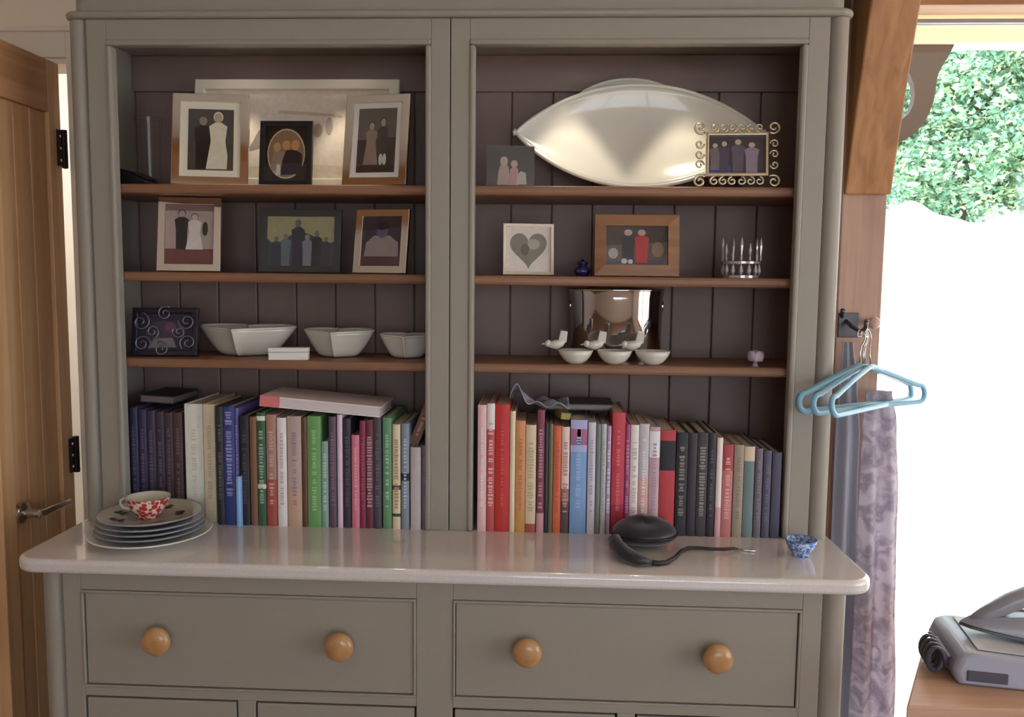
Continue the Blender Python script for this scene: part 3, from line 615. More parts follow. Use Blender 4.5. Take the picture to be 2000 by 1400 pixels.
# ------------------------------------------------------------------ books
BK = 1.55
def soft(c, f=.2):
    g = sum(c)/3; return tuple(int(v*(1-f)+g*f) for v in c)
def book_mesh(r, w_, H, D, cm, rnd=True, k=1):
    hw = w_/2; t = min(.0022, w_*.14)
    # cover: two boards and a gently rounded spine, one piece
    n = 5; pl = []
    for i in range(n+1):
        a = -1+2*i/n; pl.append((hw*a, -.0022*(1-a*a) if rnd else 0))
    pl += [(hw, D), (hw-t, D), (hw-t, t*1.2), (-hw+t, t*1.2), (-hw+t, D), (-hw, D)]
    b = MB(); nn = len(pl)
    b.v = [(x, y, 0) for x, y in pl]+[(x, y, H) for x, y in pl]
    b.f = [(i, (i+1) % nn, nn+(i+1) % nn, nn+i) for i in range(nn)]
    b.f += [tuple(range(n+1))+(n+4, n+3)[::1][:0]]
    b.f.pop()
    # caps
    sp = list(range(n+1)); A_, B_, Cc, Dd, E_, F_ = [n+1+i for i in range(6)]
    for o_, rev in ((0, True), (nn, False)):
        caps = [tuple(sp)+(Cc, Dd), (sp[-1], A_, B_, Cc), (Dd, E_, F_, sp[0])]
        for c_ in caps: b.f.append(tuple(i+o_ for i in (c_[::-1] if rev else c_)))
    b.mi = [0]*len(b.f)
    b.build('cover', cm, r)
    q = MB(); q.box(-hw+t*1.05, hw-t*1.05, t*1.3, D-.004, .0025, H-.0035); q.build('pages', PAGES, r)
def lettering(r, w_, H, c, z0=.2, z1=.85, size=.55, rng=random, name='title'):
    """rows of small marks standing for a spine title too small to read"""
    b = MB(); z = z0*H
    while z < z1*H:
        l = rng.uniform(.004, .009); h_ = w_*size*rng.uniform(.6, 1)*.5
        if rng.random() > .16: b.add([(-h_, -.00285, z), (h_, -.00285, z), (h_, -.00285, z+l*.62), (-h_, -.00285, z+l*.62), (-h_, -.0012, z), (h_, -.0012, z), (h_, -.0012, z+l*.62), (-h_, -.0012, z+l*.62)], [(0, 1, 2, 3), (0, 4, 5, 1), (1, 5, 6, 2), (2, 6, 7, 3), (3, 7, 4, 0)])
        z += l
    if b.f: b.build(name, mat(c, .5, k=BK), r)['kind'] = 'stuff'
def band(r, w_, H, z0, z1, c):
    n = 5; b = MB(); hw = w_/2; e = .0004
    pl = [(hw*(-1+2*i/n)*1.012, -.0022*(1-(-1+2*i/n)**2)-e) for i in range(n+1)]+[(hw*1.012, .004), (-hw*1.012, .004)]
    b.prism(pl, z0*H, z1*H); b.build('spine_band', mat(c, .5, k=BK), r)
rb_ = random.Random(3)
def book(px0, px1, pyt, c, label, tc=None, bands=(), Y=0.0, lean=0, group=None, D=None, tz=(.2, .85), ts=.5, pat=None):
    c = soft(c); bands = [(q0, q1, soft(qc)) for q0, q1, qc in bands]; tc = soft(tc) if tc else None
    X0, X1 = aty(px0, 930, Y).x, aty(px1, 930, Y).x; H = aty((px0+px1)/2, pyt, Y).z-ZC; w_ = X1-X0-.0012
    r = thing('book', label, 'book', ((X0+X1)/2, Y+.003, ZC), (0, math.radians(lean), 0), group)
    book_mesh(r, w_, H, D or rb_.uniform(.15, .19), pat or mat(c, .45, k=BK, noise=.1, nscale=60))
    for z0, z1, bc in bands: band(r, w_, H, z0, z1, bc)
    if tc: tc = tuple(int(.55*a_+.45*b2) for a_, b2 in zip(tc, c)); lettering(r, w_, H, tc, tz[0], tz[1], ts, rb_)
    return r
DARKSET = 'dark volumes in a matching set'
ORD = ('first', 'second', 'third', 'fourth', 'fifth', 'sixth')
# cabinet beside the door
for i, (a, b_, t, c) in enumerate(((254, 271, 796, (44, 42, 78)), (271, 288, 800, (46, 42, 74)), (288, 305, 803, (52, 44, 70)), (305, 322, 804, (56, 42, 62)), (322, 339, 806, (62, 44, 58)), (339, 358, 806, (72, 48, 50)))):
    book(a, b_, t, c, ORD[i]+' dark leather volume of the matching set, counting from the door-side stile', (120, 104, 112), group=DARKSET, ts=.35, Y=.04)
book(362, 398, 789, (214, 202, 190), 'thick cream book at the end of the dark matching volumes', (176, 164, 156), D=.2, ts=.3, Y=.034)
book(398, 421, 790, (196, 178, 150), 'beige book between the thick cream book and the black and blue ones', (160, 140, 116), ts=.4, Y=.02)
book(423, 437, 794, (42, 42, 48), 'thin black book between the beige and the navy blue book', (120, 120, 128))
book(437, 459, 795, (44, 52, 124), 'navy blue book with pale lettering near the pale blue booklet', (190, 186, 214), tz=(.25, .95), ts=.6)
book(459, 469, 931, (110, 156, 206), 'short thin pale blue booklet standing against the navy blue book', None, Y=-.012, D=.012)
book(459, 467.5, 797, (88, 76, 140), 'thin purple book behind the short pale blue booklet', (170, 160, 200), Y=.006)
book(469, 487, 812, (36, 34, 42), 'black book between the purple and the brown book', (96, 90, 96))
book(488, 502, 814, (120, 78, 52), 'brown book with plain spine next to the dark green one', None)
book(502, 519, 806, (48, 88, 62), 'dark green book with white lettering near the brown one', (196, 206, 186), [(.93, .97, (190, 200, 180)), (.33, .37, (200, 190, 160))], ts=.6)
book(520, 540, 810, (158, 112, 98), 'dusty pink book with red lower half next to dark green book', (200, 170, 160), [(.0, .42, (162, 64, 56))])
book(541, 560, 816, (206, 194, 194), 'white book with worn lettering between two pinkish spines', (150, 120, 126), ts=.4)
book(561, 589, 813, (166, 142, 136), 'wide taupe book with purple lettering next to white one', (130, 84, 108), [(0, .35, (178, 140, 118))], ts=.35)
book(589, 600, 815, (96, 58, 40), 'thin dark brown book between taupe and bright green books', None)
book(600, 627, 813, (94, 146, 80), 'bright grass green book with pale lettering', (170, 200, 140), tz=(.15, .9), ts=.35)
book(627, 641, 862, (116, 146, 140), 'short grey-teal book tucked beside the grass green one', (196, 206, 200))
book(642, 657, 814, (86, 66, 84), 'dark plum book next to the short grey-teal one', (140, 110, 126))
book(658, 669, 810, (196, 168, 182), 'thin pale pink book next to the dark plum one', None)
book(670, 685, 818, (50, 42, 58), 'black-violet book between thin pale pink and bright pink ones', (100, 90, 106))
book(686, 702, 850, (198, 100, 122), 'short bright pink book', (220, 170, 180), ts=.3)
book(702, 714, 822, (132, 36, 66), 'crimson book between the bright pink and the lettered maroon book', (170, 90, 110))
book(714, 729, 820, (104, 40, 54), 'maroon book with large white lettering', (204, 190, 190), ts=.75)
book(729, 745, 816, (66, 60, 74), 'slate grey book next to the lettered maroon book', (110, 104, 112))
book(747, 765, 816, (84, 134, 92), 'mid green book with white lettering next to cream patterned book', (180, 200, 176), ts=.4)
book(766, 782, 829, (198, 180, 140), 'cream book with dark patterned bands', (120, 90, 66), [(.38, .42, (90, 50, 46)), (.12, .15, (60, 60, 50))], ts=.6)
book(783, 799, 827, (112, 122, 140), 'slate blue book with a black mark, next to cream patterned one', (190, 196, 206), [(.46, .53, (34, 34, 42))], ts=.5)
book(801, 822, 874, (164, 152, 152), 'short pale grey book next to the slate blue one', None)
book(823, 836, 870, (88, 72, 98), 'short dull purple book against the centre stile', (120, 104, 124))
# book lying on top and a leaning one, dark book on the set
zt = aty(620, 812, .02).z
pL, pR = aty(507, 795, 0), aty(742, 818, 0)
L_ = (pR-pL).length; ang = math.atan2(pR.z-pL.z, pR.x-pL.x)
r = thing('book', 'pale pink book lying flat across the tops of the standing books', 'book', (pL.x, -.0, pL.z+.003), (0, -ang, 0))
q = MB(); q.box(0, L_, 0, .15, .0, .003); q.box(0, L_, 0, .15, .0215, .0245); q.box(0, .004, 0, .15, .003, .0215); q.build('cover', mat((206, 186, 184), .5, k=BK), r)
q = MB(); q.box(.004, L_-.003, .003, .147, .0031, .0214); q.build('pages', mat((222, 210, 210), .7), r)
q = MB(); q.box(-.0004, .045, -.0005, .003, -.0003, .0248); q.build('spine_band', mat((190, 106, 108), .5, k=BK), r)
pb_ = aty(812, 866, 0.03)
r = thing('book', 'brown book leaning on the short grey book, behind the centre stile', 'book', (-.087, .03, aty(815, 872, .03).z+.004), (0, math.radians(22), 0))
book_mesh(r, .022, .12, .14, mat((110, 78, 66), .5, k=BK)); lettering(r, .022, .12, (160, 130, 116), .2, .8, .4, rb_)
r = thing('book', 'black book lying flat on top of the dark matching volumes', 'book', (aty(258, 795, .05).x+.006, .075, aty(290, 795, .04).z+.0065), (0, math.radians(3), 0))
q = MB(); q.box(0, .082, 0, .14, 0, .002); q.box(0, .082, 0, .14, .016, .018); q.box(0, .003, 0, .14, .002, .016); q.build('cover', mat((40, 38, 48), .5, k=BK), r)
q = MB(); q.box(.003, .08, .002, .138, .0021, .0159); q.build('pages', mat((120, 110, 104), .8), r)
# cabinet beside the post
RB = [
 (932, 950, 791, (214, 160, 160), 'pale pink book, first against the centre stile', (236, 220, 214), (), .3),
 (950, 966, 788, (186, 66, 68), 'red book with white blotchy lettering between pale pink and plain red', (232, 206, 204), ((.8, 1, (220, 190, 190)),), .7),
 (966, 995, 790, (188, 36, 34), 'thick plain bright red book', (214, 90, 80), (), .2),
 (995, 1006, 803, (214, 184, 150), 'thin cream book next to the thick plain red one', None, (), .4),
 (1006, 1026, 822, (196, 126, 74), 'tan orange book between two cream ones', (160, 84, 60), ((0, .2, (190, 130, 60)),), .4),
 (1026, 1047, 830, (196, 176, 140), 'cream speckled book next to the tan orange one', (150, 126, 90), ((0, .08, (160, 70, 60)),), .6),
 (1048, 1063, 801, (124, 52, 70), 'maroon book taller than its cream and olive neighbours', (196, 160, 170), ((.0, .16, (190, 130, 140)),), .6),
 (1063, 1071, 826, (52, 46, 58), 'thin black book between maroon and olive', None, (), .4),
 (1071, 1080, 828, (104, 96, 66), 'thin olive book next to the orange-red one', None, (), .4),
 (1080, 1096, 832, (202, 86, 50), 'orange-red book next to thin olive one', (170, 60, 50), (), .4),
 (1096, 1112, 834, (208, 176, 170), 'white book with brown figure on a dark foot, next to orange-red', (150, 84, 70), ((0, .3, (84, 62, 66)), (.3, .42, (140, 96, 86))), .7),
 (1113, 1146, 820, (104, 140, 192), 'wide sky blue book with pink emblem near its top', (150, 176, 210), ((.72, 1, (150, 150, 196)), (.78, .92, (206, 120, 160))), .35),
 (1147, 1163, 825, (178, 172, 186), 'pale lilac-grey book beside the wide sky blue one', (120, 112, 140), (), .4),
 (1163, 1173, 828, (100, 110, 106), 'thin grey-green book between two pale grey ones', None, (), .4),
 (1173, 1184, 828, (160, 162, 164), 'thin light grey book next to grey-green', (120, 120, 126), (), .4),
 (1184, 1193, 832, (160, 130, 160), 'thin mauve book with white marks before the tall crimson one', (226, 214, 220), (), .7),
 (1194, 1220, 806, (186, 48, 66), 'tall crimson book behind the black pouch', (214, 120, 126), ((.0, .25, (160, 36, 54)),), .3),
 (1220, 1230, 829, (146, 58, 104), 'thin magenta book beside the tall crimson one', (206, 150, 180), (), .6),
 (1230, 1247, 830, (206, 192, 188), 'white book with worn grey lettering next to magenta', (150, 140, 140), (), .6),
 (1247, 1267, 828, (170, 164, 172), 'grey book with salmon lower half', (216, 206, 206), ((0, .52, (196, 140, 132)),), .4),
 (1267, 1288, 834, (176, 140, 148), 'dusty rose book with white leaf marks near its top', (140, 112, 136), ((.72, .96, (216, 196, 200)),), .4),
 (1288, 1319, 840, (178, 46, 54), 'wide red book with a black block on the upper spine', None, ((.62, .9, (38, 34, 42)),), .3),
 (1320, 1343, 845, (40, 38, 46), 'black book with gold lettering next to wide red one', (176, 166, 132), (), .5),
 (1343, 1361, 846, (48, 42, 50), 'plain black book between gold-lettered and white-lettered ones', None, (), .4),
 (1361, 1382, 845, (56, 50, 54), 'black book with ornate white lettering', (176, 166, 162), (), .6),
 (1382, 1398, 846, (44, 38, 46), 'black book with faint title, before the thin white one', (110, 100, 106), (), .4),
 (1399, 1411, 855, (214, 186, 182), 'thin white book between black and red-topped ones', None, ((0, .3, (200, 140, 146)),), .4),
 (1411, 1432, 868, (180, 98, 96), 'salmon book with red top', (214, 170, 160), ((.72, 1, (164, 54, 62)),), .5),
 (1433, 1453, 869, (140, 122, 104), 'taupe brown book next to the red-topped one', (110, 92, 80), (), .3),
 (1453, 1474, 872, (90, 110, 112), 'grey-teal book with a cream top', None, ((.84, 1, (190, 166, 140)),), .3),
 (1475, 1490, 876, (96, 84, 96), 'mauve grey book in the shade beside the grey-teal one', (130, 118, 130), (), .4),
 (1491, 1507, 880, (72, 68, 88), 'dark slate book, second from the end stile', (110, 106, 124), (), .4),
 (1508, 1527, 884, (62, 62, 82), 'dark slate blue book, last against the end stile', None, (), .4)]
for a, b_, t, c, lb, tcl, bd, ts in RB: book(a, b_, t, c, lb, tcl, bd, ts=ts)
# crumpled clear sleeve and yellow note lying over the books
zb = aty(1040, 800, 0).z
def fs(u, v):
    x = .135+.135*u; return (x, .02+.1*v, zb+.006+.042*math.exp(-((u-.12)/.13)**2)*(.6+.4*math.cos(v*2))+.006*math.sin(u*17+v*5)+.004*math.sin(v*13+u*3))
b = MB(); b.grid(fs, 30, 14)
o = b.build('plastic_sleeve', mat((170, 172, 186), .25, noise=.1, coat=.5), smooth='all', solid=.0012); tag(o, 'crumpled grey plastic sleeve lying across the tops of the red and cream books', 'sleeve')
p = aty(1103, 806, .02)
r = thing('yellow_pad', 'small mustard yellow pad lying over the books beside sky blue one', 'pad', (p.x, .03, aty(1103, 826, .0).z+.004), (0, .1, .2))
b = MB(); b.box(-.011, .011, -.01, .06, .0, .014); b.build('sheets', mat((176, 166, 92), .7), r, bevel=.001)
b = MB(); b.box(-.0115, .0115, -.0105, .0605, .0142, .0158); b.build('cover', mat((130, 124, 70), .6), r)
r = thing('book', 'dark book lying flat on the tops behind the sky blue book', 'book', (aty(1055, 800, .06).x, .075, aty(1120, 816, .0).z+.006), (0, 0, 0))
q = MB(); q.box(0, .17, 0, .12, 0, .002); q.box(0, .17, 0, .12, .012, .014); q.box(0, .003, 0, .12, .002, .012); q.build('cover', mat((58, 60, 62), .5, k=BK), r)
q = MB(); q.box(.003, .167, .002, .118, .0021, .0119); q.build('pages', mat((150, 140, 130), .8), r)

# ------------------------------------------------------------------ plates and cup on the worktop
pc = (-.646, -.098)
def plate(name, label, R_, z, m, m2, group=None, dx=0, dy=0):
    r = thing(name, label, 'plate', (pc[0]+dx, pc[1]+dy, z), (0, 0, 0), group)
    b = MB(); b.lathe([(0, .002), (R_*.55, .002), (R_*.56, 0), (R_*.62, 0), (R_*.66, .004), (R_*.97, .0125), (R_, .0145), (R_*.995, .0165), (R_*.96, .0155), (R_*.66, .008), (R_*.6, .006), (0, .006)], 56); b.build('plate_body', m, r, smooth='all')
    b = MB(); b.tube([(R_*.995*math.cos(2*PI*i/56), R_*.995*math.sin(2*PI*i/56), .0155) for i in range(56)], .0016, 6, True); b.build('rim_line', m2, r, smooth='all')
    return r
GREYP = mat((206, 204, 206), .2, coat=.4); RIMG = mat((150, 150, 160), .3)
plate('dinner_plate', 'large white dinner plate at the bottom of the stack', .128, ZC, CERAMIC, WHITE)
for i in range(3):
    plate('side_plate', ('lowest', 'middle', 'highest')[i]+' of the three grey-rimmed plates between large and top plate', .112-.001*i, ZC+.0085+i*.0105, GREYP, RIMG, 'plates inside the stack', dx=.001*i)
tp = plate('side_plate', 'top plate of the stack with dark floral clusters, under the teacup', .108, ZC+.041, mat((206, 198, 182), .2, coat=.4), RIMG)
for k, a in enumerate((.4, 1.5, 2.9, 3.9, 5.3)):
    q = MB()
    for j in range(7):
        rr = .068+rb_.uniform(-.012, .012); aa = a+rb_.uniform(-.2, .2); q.lathe([(0, 0), (.006, .0002), (0, .0006)], 8, (rr*math.cos(aa), rr*math.sin(aa), .0076+(rr-.0648)*.24*(rr > .07)))
    q.build('floral_print', mat(((70, 48, 46), (96, 60, 52), (66, 70, 52))[k % 3], .3), tp)
cx_, cyy, cz_ = pc[0]+.002, pc[1]-.012, ZC+.0475
r = thing('teacup', 'white teacup with red blossom pattern standing on the plate stack', 'cup', (cx_, cyy, cz_))
CUP = pattern((190, 62, 54), (232, 214, 204), 95, 'voronoi', thr=.55, width=.06, rough=.18)
b = MB(); b.lathe([(0, .003), (.019, .003), (.02, 0), (.022, 0), (.0215, .005), (.03, .013), (.041, .029), (.0455, .043), (.0470, .0465)], 40, cap=False); b.build('cup_body', CUP, r, smooth='all')
b = MB(); b.lathe([(.0470, .0465), (.0455, .0468), (.043, .040), (.038, .028), (.027, .014), (0, .008)], 40, cap=False); b.build('cup_lining', CERAMIC, r, smooth='all')
b = MB(); b.tube([(-.043, 0, .038), (-.053, 0, .041), (-.061, 0, .036), (-.0615, 0, .027), (-.054, 0, .019), (-.038, 0, .018)], .0032, 8); b.build('handle', CERAMIC, r, smooth='all')

# ------------------------------------------------------------------ black pouch with strap and blue bowl
pp = atz(1258, 1068, ZC)
r = thing('black_pouch', 'black round zipped pouch with a trailing cord on the worktop', 'pouch', (pp.x, pp.y+.005, ZC))
BF = mat((34, 33, 40), .38, noise=.1, nscale=80, sheen=.3)
b = MB()
def fp(i, j):
    a = i*2*PI; t = (j-.5)*PI; rx = .066*(1+.05*math.cos(2*a)); c_ = abs(math.cos(t))**.75
    return (rx*c_*math.cos(a), .055*c_*math.sin(a), .03+.03*math.sin(t)*(1+.25*math.sin(a)*1))
b.grid(fp, 36, 16); b.build('pouch_body', BF, r, smooth='all')
b = MB(); b.tube([(.0675*math.cos(2*PI*i/40)*(1+.05*math.cos(4*PI*i/40)), .0562*math.sin(2*PI*i/40), .03) for i in range(40)], .0028, 6, True); b.build('zip', mat((20, 20, 24), .5), r, smooth='all')
def onw(x, y, z=.006): q = atz(x, y, ZC+z); return (q.x-r.location.x, q.y-r.location.y, z)
b = MB(); b.tube([onw(1199, 1050, .03), onw(1204, 1066, .0175), onw(1222, 1082, .0165), onw(1248, 1094, .0125), onw(1272, 1098, .008)], [.014, .016, .016, .012, .006], 10); b.build('strap', BF, r, smooth='all')
b = MB(); b.tube([onw(*q) for q in ((1262, 1096), (1285, 1100), (1302, 1098), (1318, 1089), (1330, 1076), (1345, 1070), (1365, 1070), (1390, 1072), (1415, 1072.5), (1434, 1071))], [.006, .0055, .005, .004, .004, .004, .0036, .0034, .0034, .003], 8); b.build('cord', mat((50, 44, 48), .5), r, smooth='all')
b = MB(); b.tube([onw(1434, 1071, .004), onw(1452, 1074, .003), onw(1476, 1076, .003)], [.003, .002, .0024], 8); b.build('cord_tip', SATIN, r, smooth='all')
pq = atz(1569, 1090, ZC)
r = thing('small_bowl', 'tiny blue and white bowl on the worktop corner near the post', 'bowl', (pq.x, pq.y+.02, ZC))
BW = pattern((70, 118, 196), (200, 214, 232), 120, 'noise', thr=.5, width=.06, rough=.2)
b = MB(); b.lathe([(0, .002), (.016, .002), (.016, 0), (.0185, 0), (.019, .006), (.026, .015), (.031, .028), (.0325, .034), (.0305, .034), (.028, .026), (.02, .014), (0, .01)], 32); b.build('bowl_body', BW, r, smooth='all')
b = MB(); b.tube([(.0316*math.cos(2*PI*i/32), .0316*math.sin(2*PI*i/32), .0342) for i in range(32)], .0012, 6, True); b.build('rim', mat((92, 136, 208), .25), r, smooth='all')

# ------------------------------------------------------------------ oak post, knee brace, beams
b = MB(); b.box(.897, 1.0, .15, .29, 0, 2.4)
tag(b.build('oak_post', wood((196, 158, 138), (170, 130, 110), 'z', k=.98), bevel=.004), 'square oak post standing between the cabinet and the garden opening', 'post')
# brace curves forward from the post to the tie beam that runs into the room
b = MB(); F_ = []; Bk = []
for i in range(17):
    t = i/16; z = 1.675+.80*t; yf = .150-.185*t-.06*t*t
    F_.append((yf-.012, z)); 
    Bk.append((min(.149, yf+.115-.02*t), z+.02*t))
poly = F_+Bk[::-1]
b.prism(poly, .899, 1.004, 'x')
tag(b.build('knee_brace', OAK, bevel=.004), 'curved oak knee brace rising from the post towards the room', 'brace')
b = MB(); b.box(.89, 1.012, -4.6, .148, 2.46, 2.62); tag(b.build('tie_beam', OAKY), 'oak tie beam running into the room above the knee brace', 'beam')
b = MB(); b.box(1.004, 2.9, .13, .205, 2.094, 2.3)
tag(b.build('lintel', OAKX, bevel=.003), 'oak lintel above the garden doors', 'beam')

# ------------------------------------------------------------------ hooks, hangers and hanging cloths on the post
def P3(x, y, Y): return aty(x, y, Y)
MET = mat((96, 92, 98), .3, .9)
hk = thing('coat_hook', 'dark metal double coat hook screwed to the oak post', 'hook', (.918, .148, 1.372))
b = MB(); b.box(-.018, .03, -.004, .001, -.028, .03); b.build('hook_plate', MET, hk, bevel=.0015)
b = MB(); b.tube([(0, -.003, .01), (0, -.04, .0), (0, -.09, -.008), (0, -.124, .0), (0, -.132, .018)], [.005, .005, .0045, .0045, .005], 8); b.build('hook_arm', MET, hk, smooth='all')
b = MB(); b.tube([(-.01, -.003, .02), (-.016, -.02, .03), (-.02, -.035, .036)], [.004, .004, .0055], 8); b.build('hook_arm', MET, hk, smooth='all')
pk = aty(1706, 630, .12)
r = thing('peg', 'round pinkish wooden peg on the oak post beside coat hook', 'peg', (pk.x, .149, pk.z))
b = MB(); b.lathe([(0, 0), (.006, 0), (.006, -.022), (.013, -.026), (.0145, -.034), (.010, -.041), (0, -.043)], 20, axis='y'); b.build('peg_knob', wood((214, 176, 158), (196, 150, 130), 'y'), r, smooth='all')
HB = mat((140, 196, 226), .3, noise=.03, coat=.3)
def hanger(dx, dy, rz, rx, label, drop=0):
    o = Vector((.918+.0, .148-.10, 1.366))+Vector((dx, dy, 0))
    r = thing('coat_hanger', label, 'hanger', o, (rx, 0, rz), 'light blue hangers on the hook')
    L_ = .205
    b = MB(); b.tube([(-.002, 0, -.012)]+[(.016*math.cos(a)+.0, 0, -.014+.0+.018*math.sin(a)) for a in [PI*.95-PI*1.2*i/10 for i in range(11)]]+[(.004, 0, -.034), (0, 0, -.05), (0, 0, -.075)], .0018, 6); b.build('hook', SATIN, r, smooth='all')
    pts = []
    zt_, zb_, re = -.078, -.158, .018
    def arc(cx, cz, R_, a0, a1, n=7): return [(cx+R_*math.cos(a0+(a1-a0)*i/n), 0, cz+R_*math.sin(a0+(a1-a0)*i/n)) for i in range(n+1)]
    pts = [(0, 0, zt_), (-.02, 0, zt_-.004)]+[(-.02-(L_-.05)*t, 0, zt_-.004-.046*t**1.1) for t in (.25, .5, .75, 1)]+arc(-L_+.024, -.148, .02, PI*.62, PI*1.5)+[(-.1, 0, -.168), (0, 0, -.168), (.1, 0, -.168)]
    pts += arc(L_-.024, -.148, .02, -PI*.5, PI*.38)+[(.02+(L_-.05)*t, 0, zt_-.004-.046*t**1.1) for t in (1, .75, .5, .25)]+[(.02, 0, zt_-.004)]
    b = MB(); b.tube(pts, .006, 8, True); b.build('hanger_body', HB, r, smooth='all')
    return r
lbh = 'light blue plastic coat hanger bunched with others on the post hook'
for dx, dy, rz, rx in ((0, .0, .60, .0), (.004, -.008, .70, -.07), (-.004, -.015, .53, -.12), (.006, -.02, .80, -.16)):
    hanger(dx, dy, rz, rx, lbh)
def cloth(name, label, cols, m, zt_, zb_, Yc, amp, nf, ph, solid=.003, top=None):
    b = MB()
    def fn(u, v):
        z = zt_+(zb_-zt_)*v
        for k in range(len(cols)-1):
            if cols[k][0] >= z >= cols[k+1][0] or k == len(cols)-2:
                q = (cols[k][0]-z)/(cols[k][0]-cols[k+1][0]); q = max(0, min(1, q)); q = q*q*(3-2*q)
                x0 = cols[k][1]+(cols[k+1][1]-cols[k][1])*q; x1 = cols[k][2]+(cols[k+1][2]-cols[k][2])*q; break
        y = Yc+amp*math.sin(u*PI*2*nf+ph+.5*math.sin(v*4))*(.35+.65*min(1, v*3))+.004*math.sin(v*9+u*4)
        return (x0+(x1-x0)*u, y, z)
    b.grid(fn, 36, 40); o = b.build(name, m, smooth='all', solid=solid); return tag(o, label, 'cloth')
GC = mat((178, 178, 194), .85, noise=.08, nscale=300, sheen=.4)
cloth('hanging_cloth', 'plain slate grey cloth hanging down the oak post beside the worktop', [(1.335, .905, .925), (1.24, .902, .938), (1.1, .900, .950), (.7, .901, .958), (.2, .903, .955)], GC, 1.335, .12, .118, .010, 1.5, .4)
PCM = pattern((232, 224, 234), (190, 180, 196), 26, 'noise', thr=.52, width=.1, rough=.85, c3=(222, 214, 226))
def add_translucency(m, f):
    nt = m.node_tree; b_ = nt.nodes['Principled BSDF']; o_ = [n for n in nt.nodes if n.type == 'OUTPUT_MATERIAL'][0]
    t = nt.nodes.new('ShaderNodeBsdfTranslucent'); mx = nt.nodes.new('ShaderNodeMixShader'); mx.inputs[0].default_value = f
    src = b_.inputs['Base Color'].links[0].from_socket; nt.links.new(src, t.inputs[0])
    nt.links.new(b_.outputs[0], mx.inputs[1]); nt.links.new(t.outputs[0], mx.inputs[2]); nt.links.new(mx.outputs[0], o_.inputs[0])
add_translucency(PCM, .45); add_translucency(GC, .2)
cloth('hanging_cloth', 'lilac grey patterned cloth hanging from the hangers over the post edge', [(1.225, .956, 1.012), (1.15, .954, 1.028), (.95, .955, 1.044), (.75, .956, 1.052), (.5, .956, 1.062), (.2, .956, 1.06)], PCM, 1.225, .12, .098, .012, 2, 1.2)
FCM = pattern((190, 70, 90), (214, 200, 206), 60, 'voronoi', thr=.3, width=.05, rough=.85, c3=(150, 140, 150))
cloth('floral_cloth', 'strip of pink and white floral cloth beside the dresser base', [(.62, .868, .893), (.1, .862, .895)], FCM, .62, .1, .14, .005, 1, 0)

# ------------------------------------------------------------------ side table with steam generator iron
TZ = .72
r = thing('side_table', 'oak side table with angled end in front of the garden doors', 'table', (1.4, -.19, 0))
b = MB(); b.prism([(.871, -.392), (1.95, -.38), (1.95, -.05), (1.10, -.05), (1.03, -.1)], TZ-.03, TZ); b.build('table_top', wood((206, 164, 138), (184, 140, 114), 'x'), r, True, bevel=.003)
for x in (1.06, 1.87):
    for y in (-.33, -.12): b = MB(); b.box(x-.02, x+.02, y-.02, y+.02, 0, TZ-.0305); b.build('leg', OAK, r, True, bevel=.004)
b = MB(); b.box(1.08, 1.85, -.345, -.33, TZ-.1, TZ-.031); b.box(1.08, 1.85, -.12, -.105, TZ-.1, TZ-.031); b.build('apron', OAKX, r, True)
LAV = mat((176, 178, 196), .35, noise=.02, coat=.2); GREYI = mat((150, 148, 158), .35, coat=.2); DKI = mat((86, 84, 96), .4)
r = thing('iron_station', 'lavender grey steam generator base standing on the oak side table', 'iron base', (1.15, -.235, TZ), (0, 0, math.radians(-10)))
r.scale = (1, 1, .57)
b = MB(); b.prism([(-.135, 0), (.15, 0), (.16, .05), (.15, .092), (.1, .1), (-.11, .115), (-.132, .10), (-.142, .05)], -.095, .1, 'y'); b.build('housing', LAV, r, bevel=.012, seg=3, smooth=True)
b = MB(); b.add([(-.10, -.08, .1165), (.1, -.08, .1025), (.1, .085, .1025), (-.10, .085, .1165), (-.10, -.08, .120), (.1, -.08, .106), (.1, .085, .106), (-.10, .085, .120)], [(0, 3, 2, 1), (4, 5, 6, 7), (0, 1, 5, 4), (1, 2, 6, 5), (2, 3, 7, 6), (3, 0, 4, 7)]); b.build('rest_plate', mat((204, 206, 216), .4), r, bevel=.002)
b = MB(); b.box(-.12, -.05, -.0985, -.094, .02, .055); b.build('control_panel', DKI, r, bevel=.002)
q = []
for i in range(70):
    t = i/69; a = t*2*PI*4.2
    q.append((-.165+.014*math.cos(a), -.03+.1*(t-.5)*.8, .056+.045*math.sin(a)))
b = MB(); b.tube(q, .005, 8); b.build('hose', DKI, r, smooth='all')
b = MB(); b.box(-.150, -.132, -.06, .04, .03, .07); b.build('hose_clip', DKI, r, bevel=.004)
r = thing('steam_iron', 'grey steam iron resting on its lavender grey base', 'iron', (1.165, -.235, TZ+.0685), (0, math.radians(7), math.radians(-6)))
def sole(t): return .052*math.sqrt(max(0, min(1, t/.9)))*(1 if t < .75 else 1-.15*(t-.75)/.25)
def plan(k, n=14):
    L2 = .255; a = [(-.13+L2*i/n, -sole(i/n)*k) for i in range(n+1)]; c_ = [(-.13+L2*i/n, sole(i/n)*k) for i in range(n, 0, -1)]; return a+c_
b = MB(); b.prism(plan(1.0), .0, .006); b.build('soleplate', mat((120, 118, 128), .25, .8), r, bevel=.001)
b = MB()
def fi(i, j):
    pl = plan(1.0); n = len(pl); p = pl[int(round(i*n)) % n]; h = j
    top = .02+.045*max(0, min(1, (p[0]+.12)/.14))
    return (p[0]*(1-.08*h)+.006*h, p[1]*(.97-.42*h*h), .007+top*.75*h)
b.grid(fi, len(plan(1)), 6); n_ = len(plan(1)); b.f.append(tuple(k*7+6 for k in range(n_))); b.mi.append(0); b.build('iron_body', GREYI, r, smooth=True)
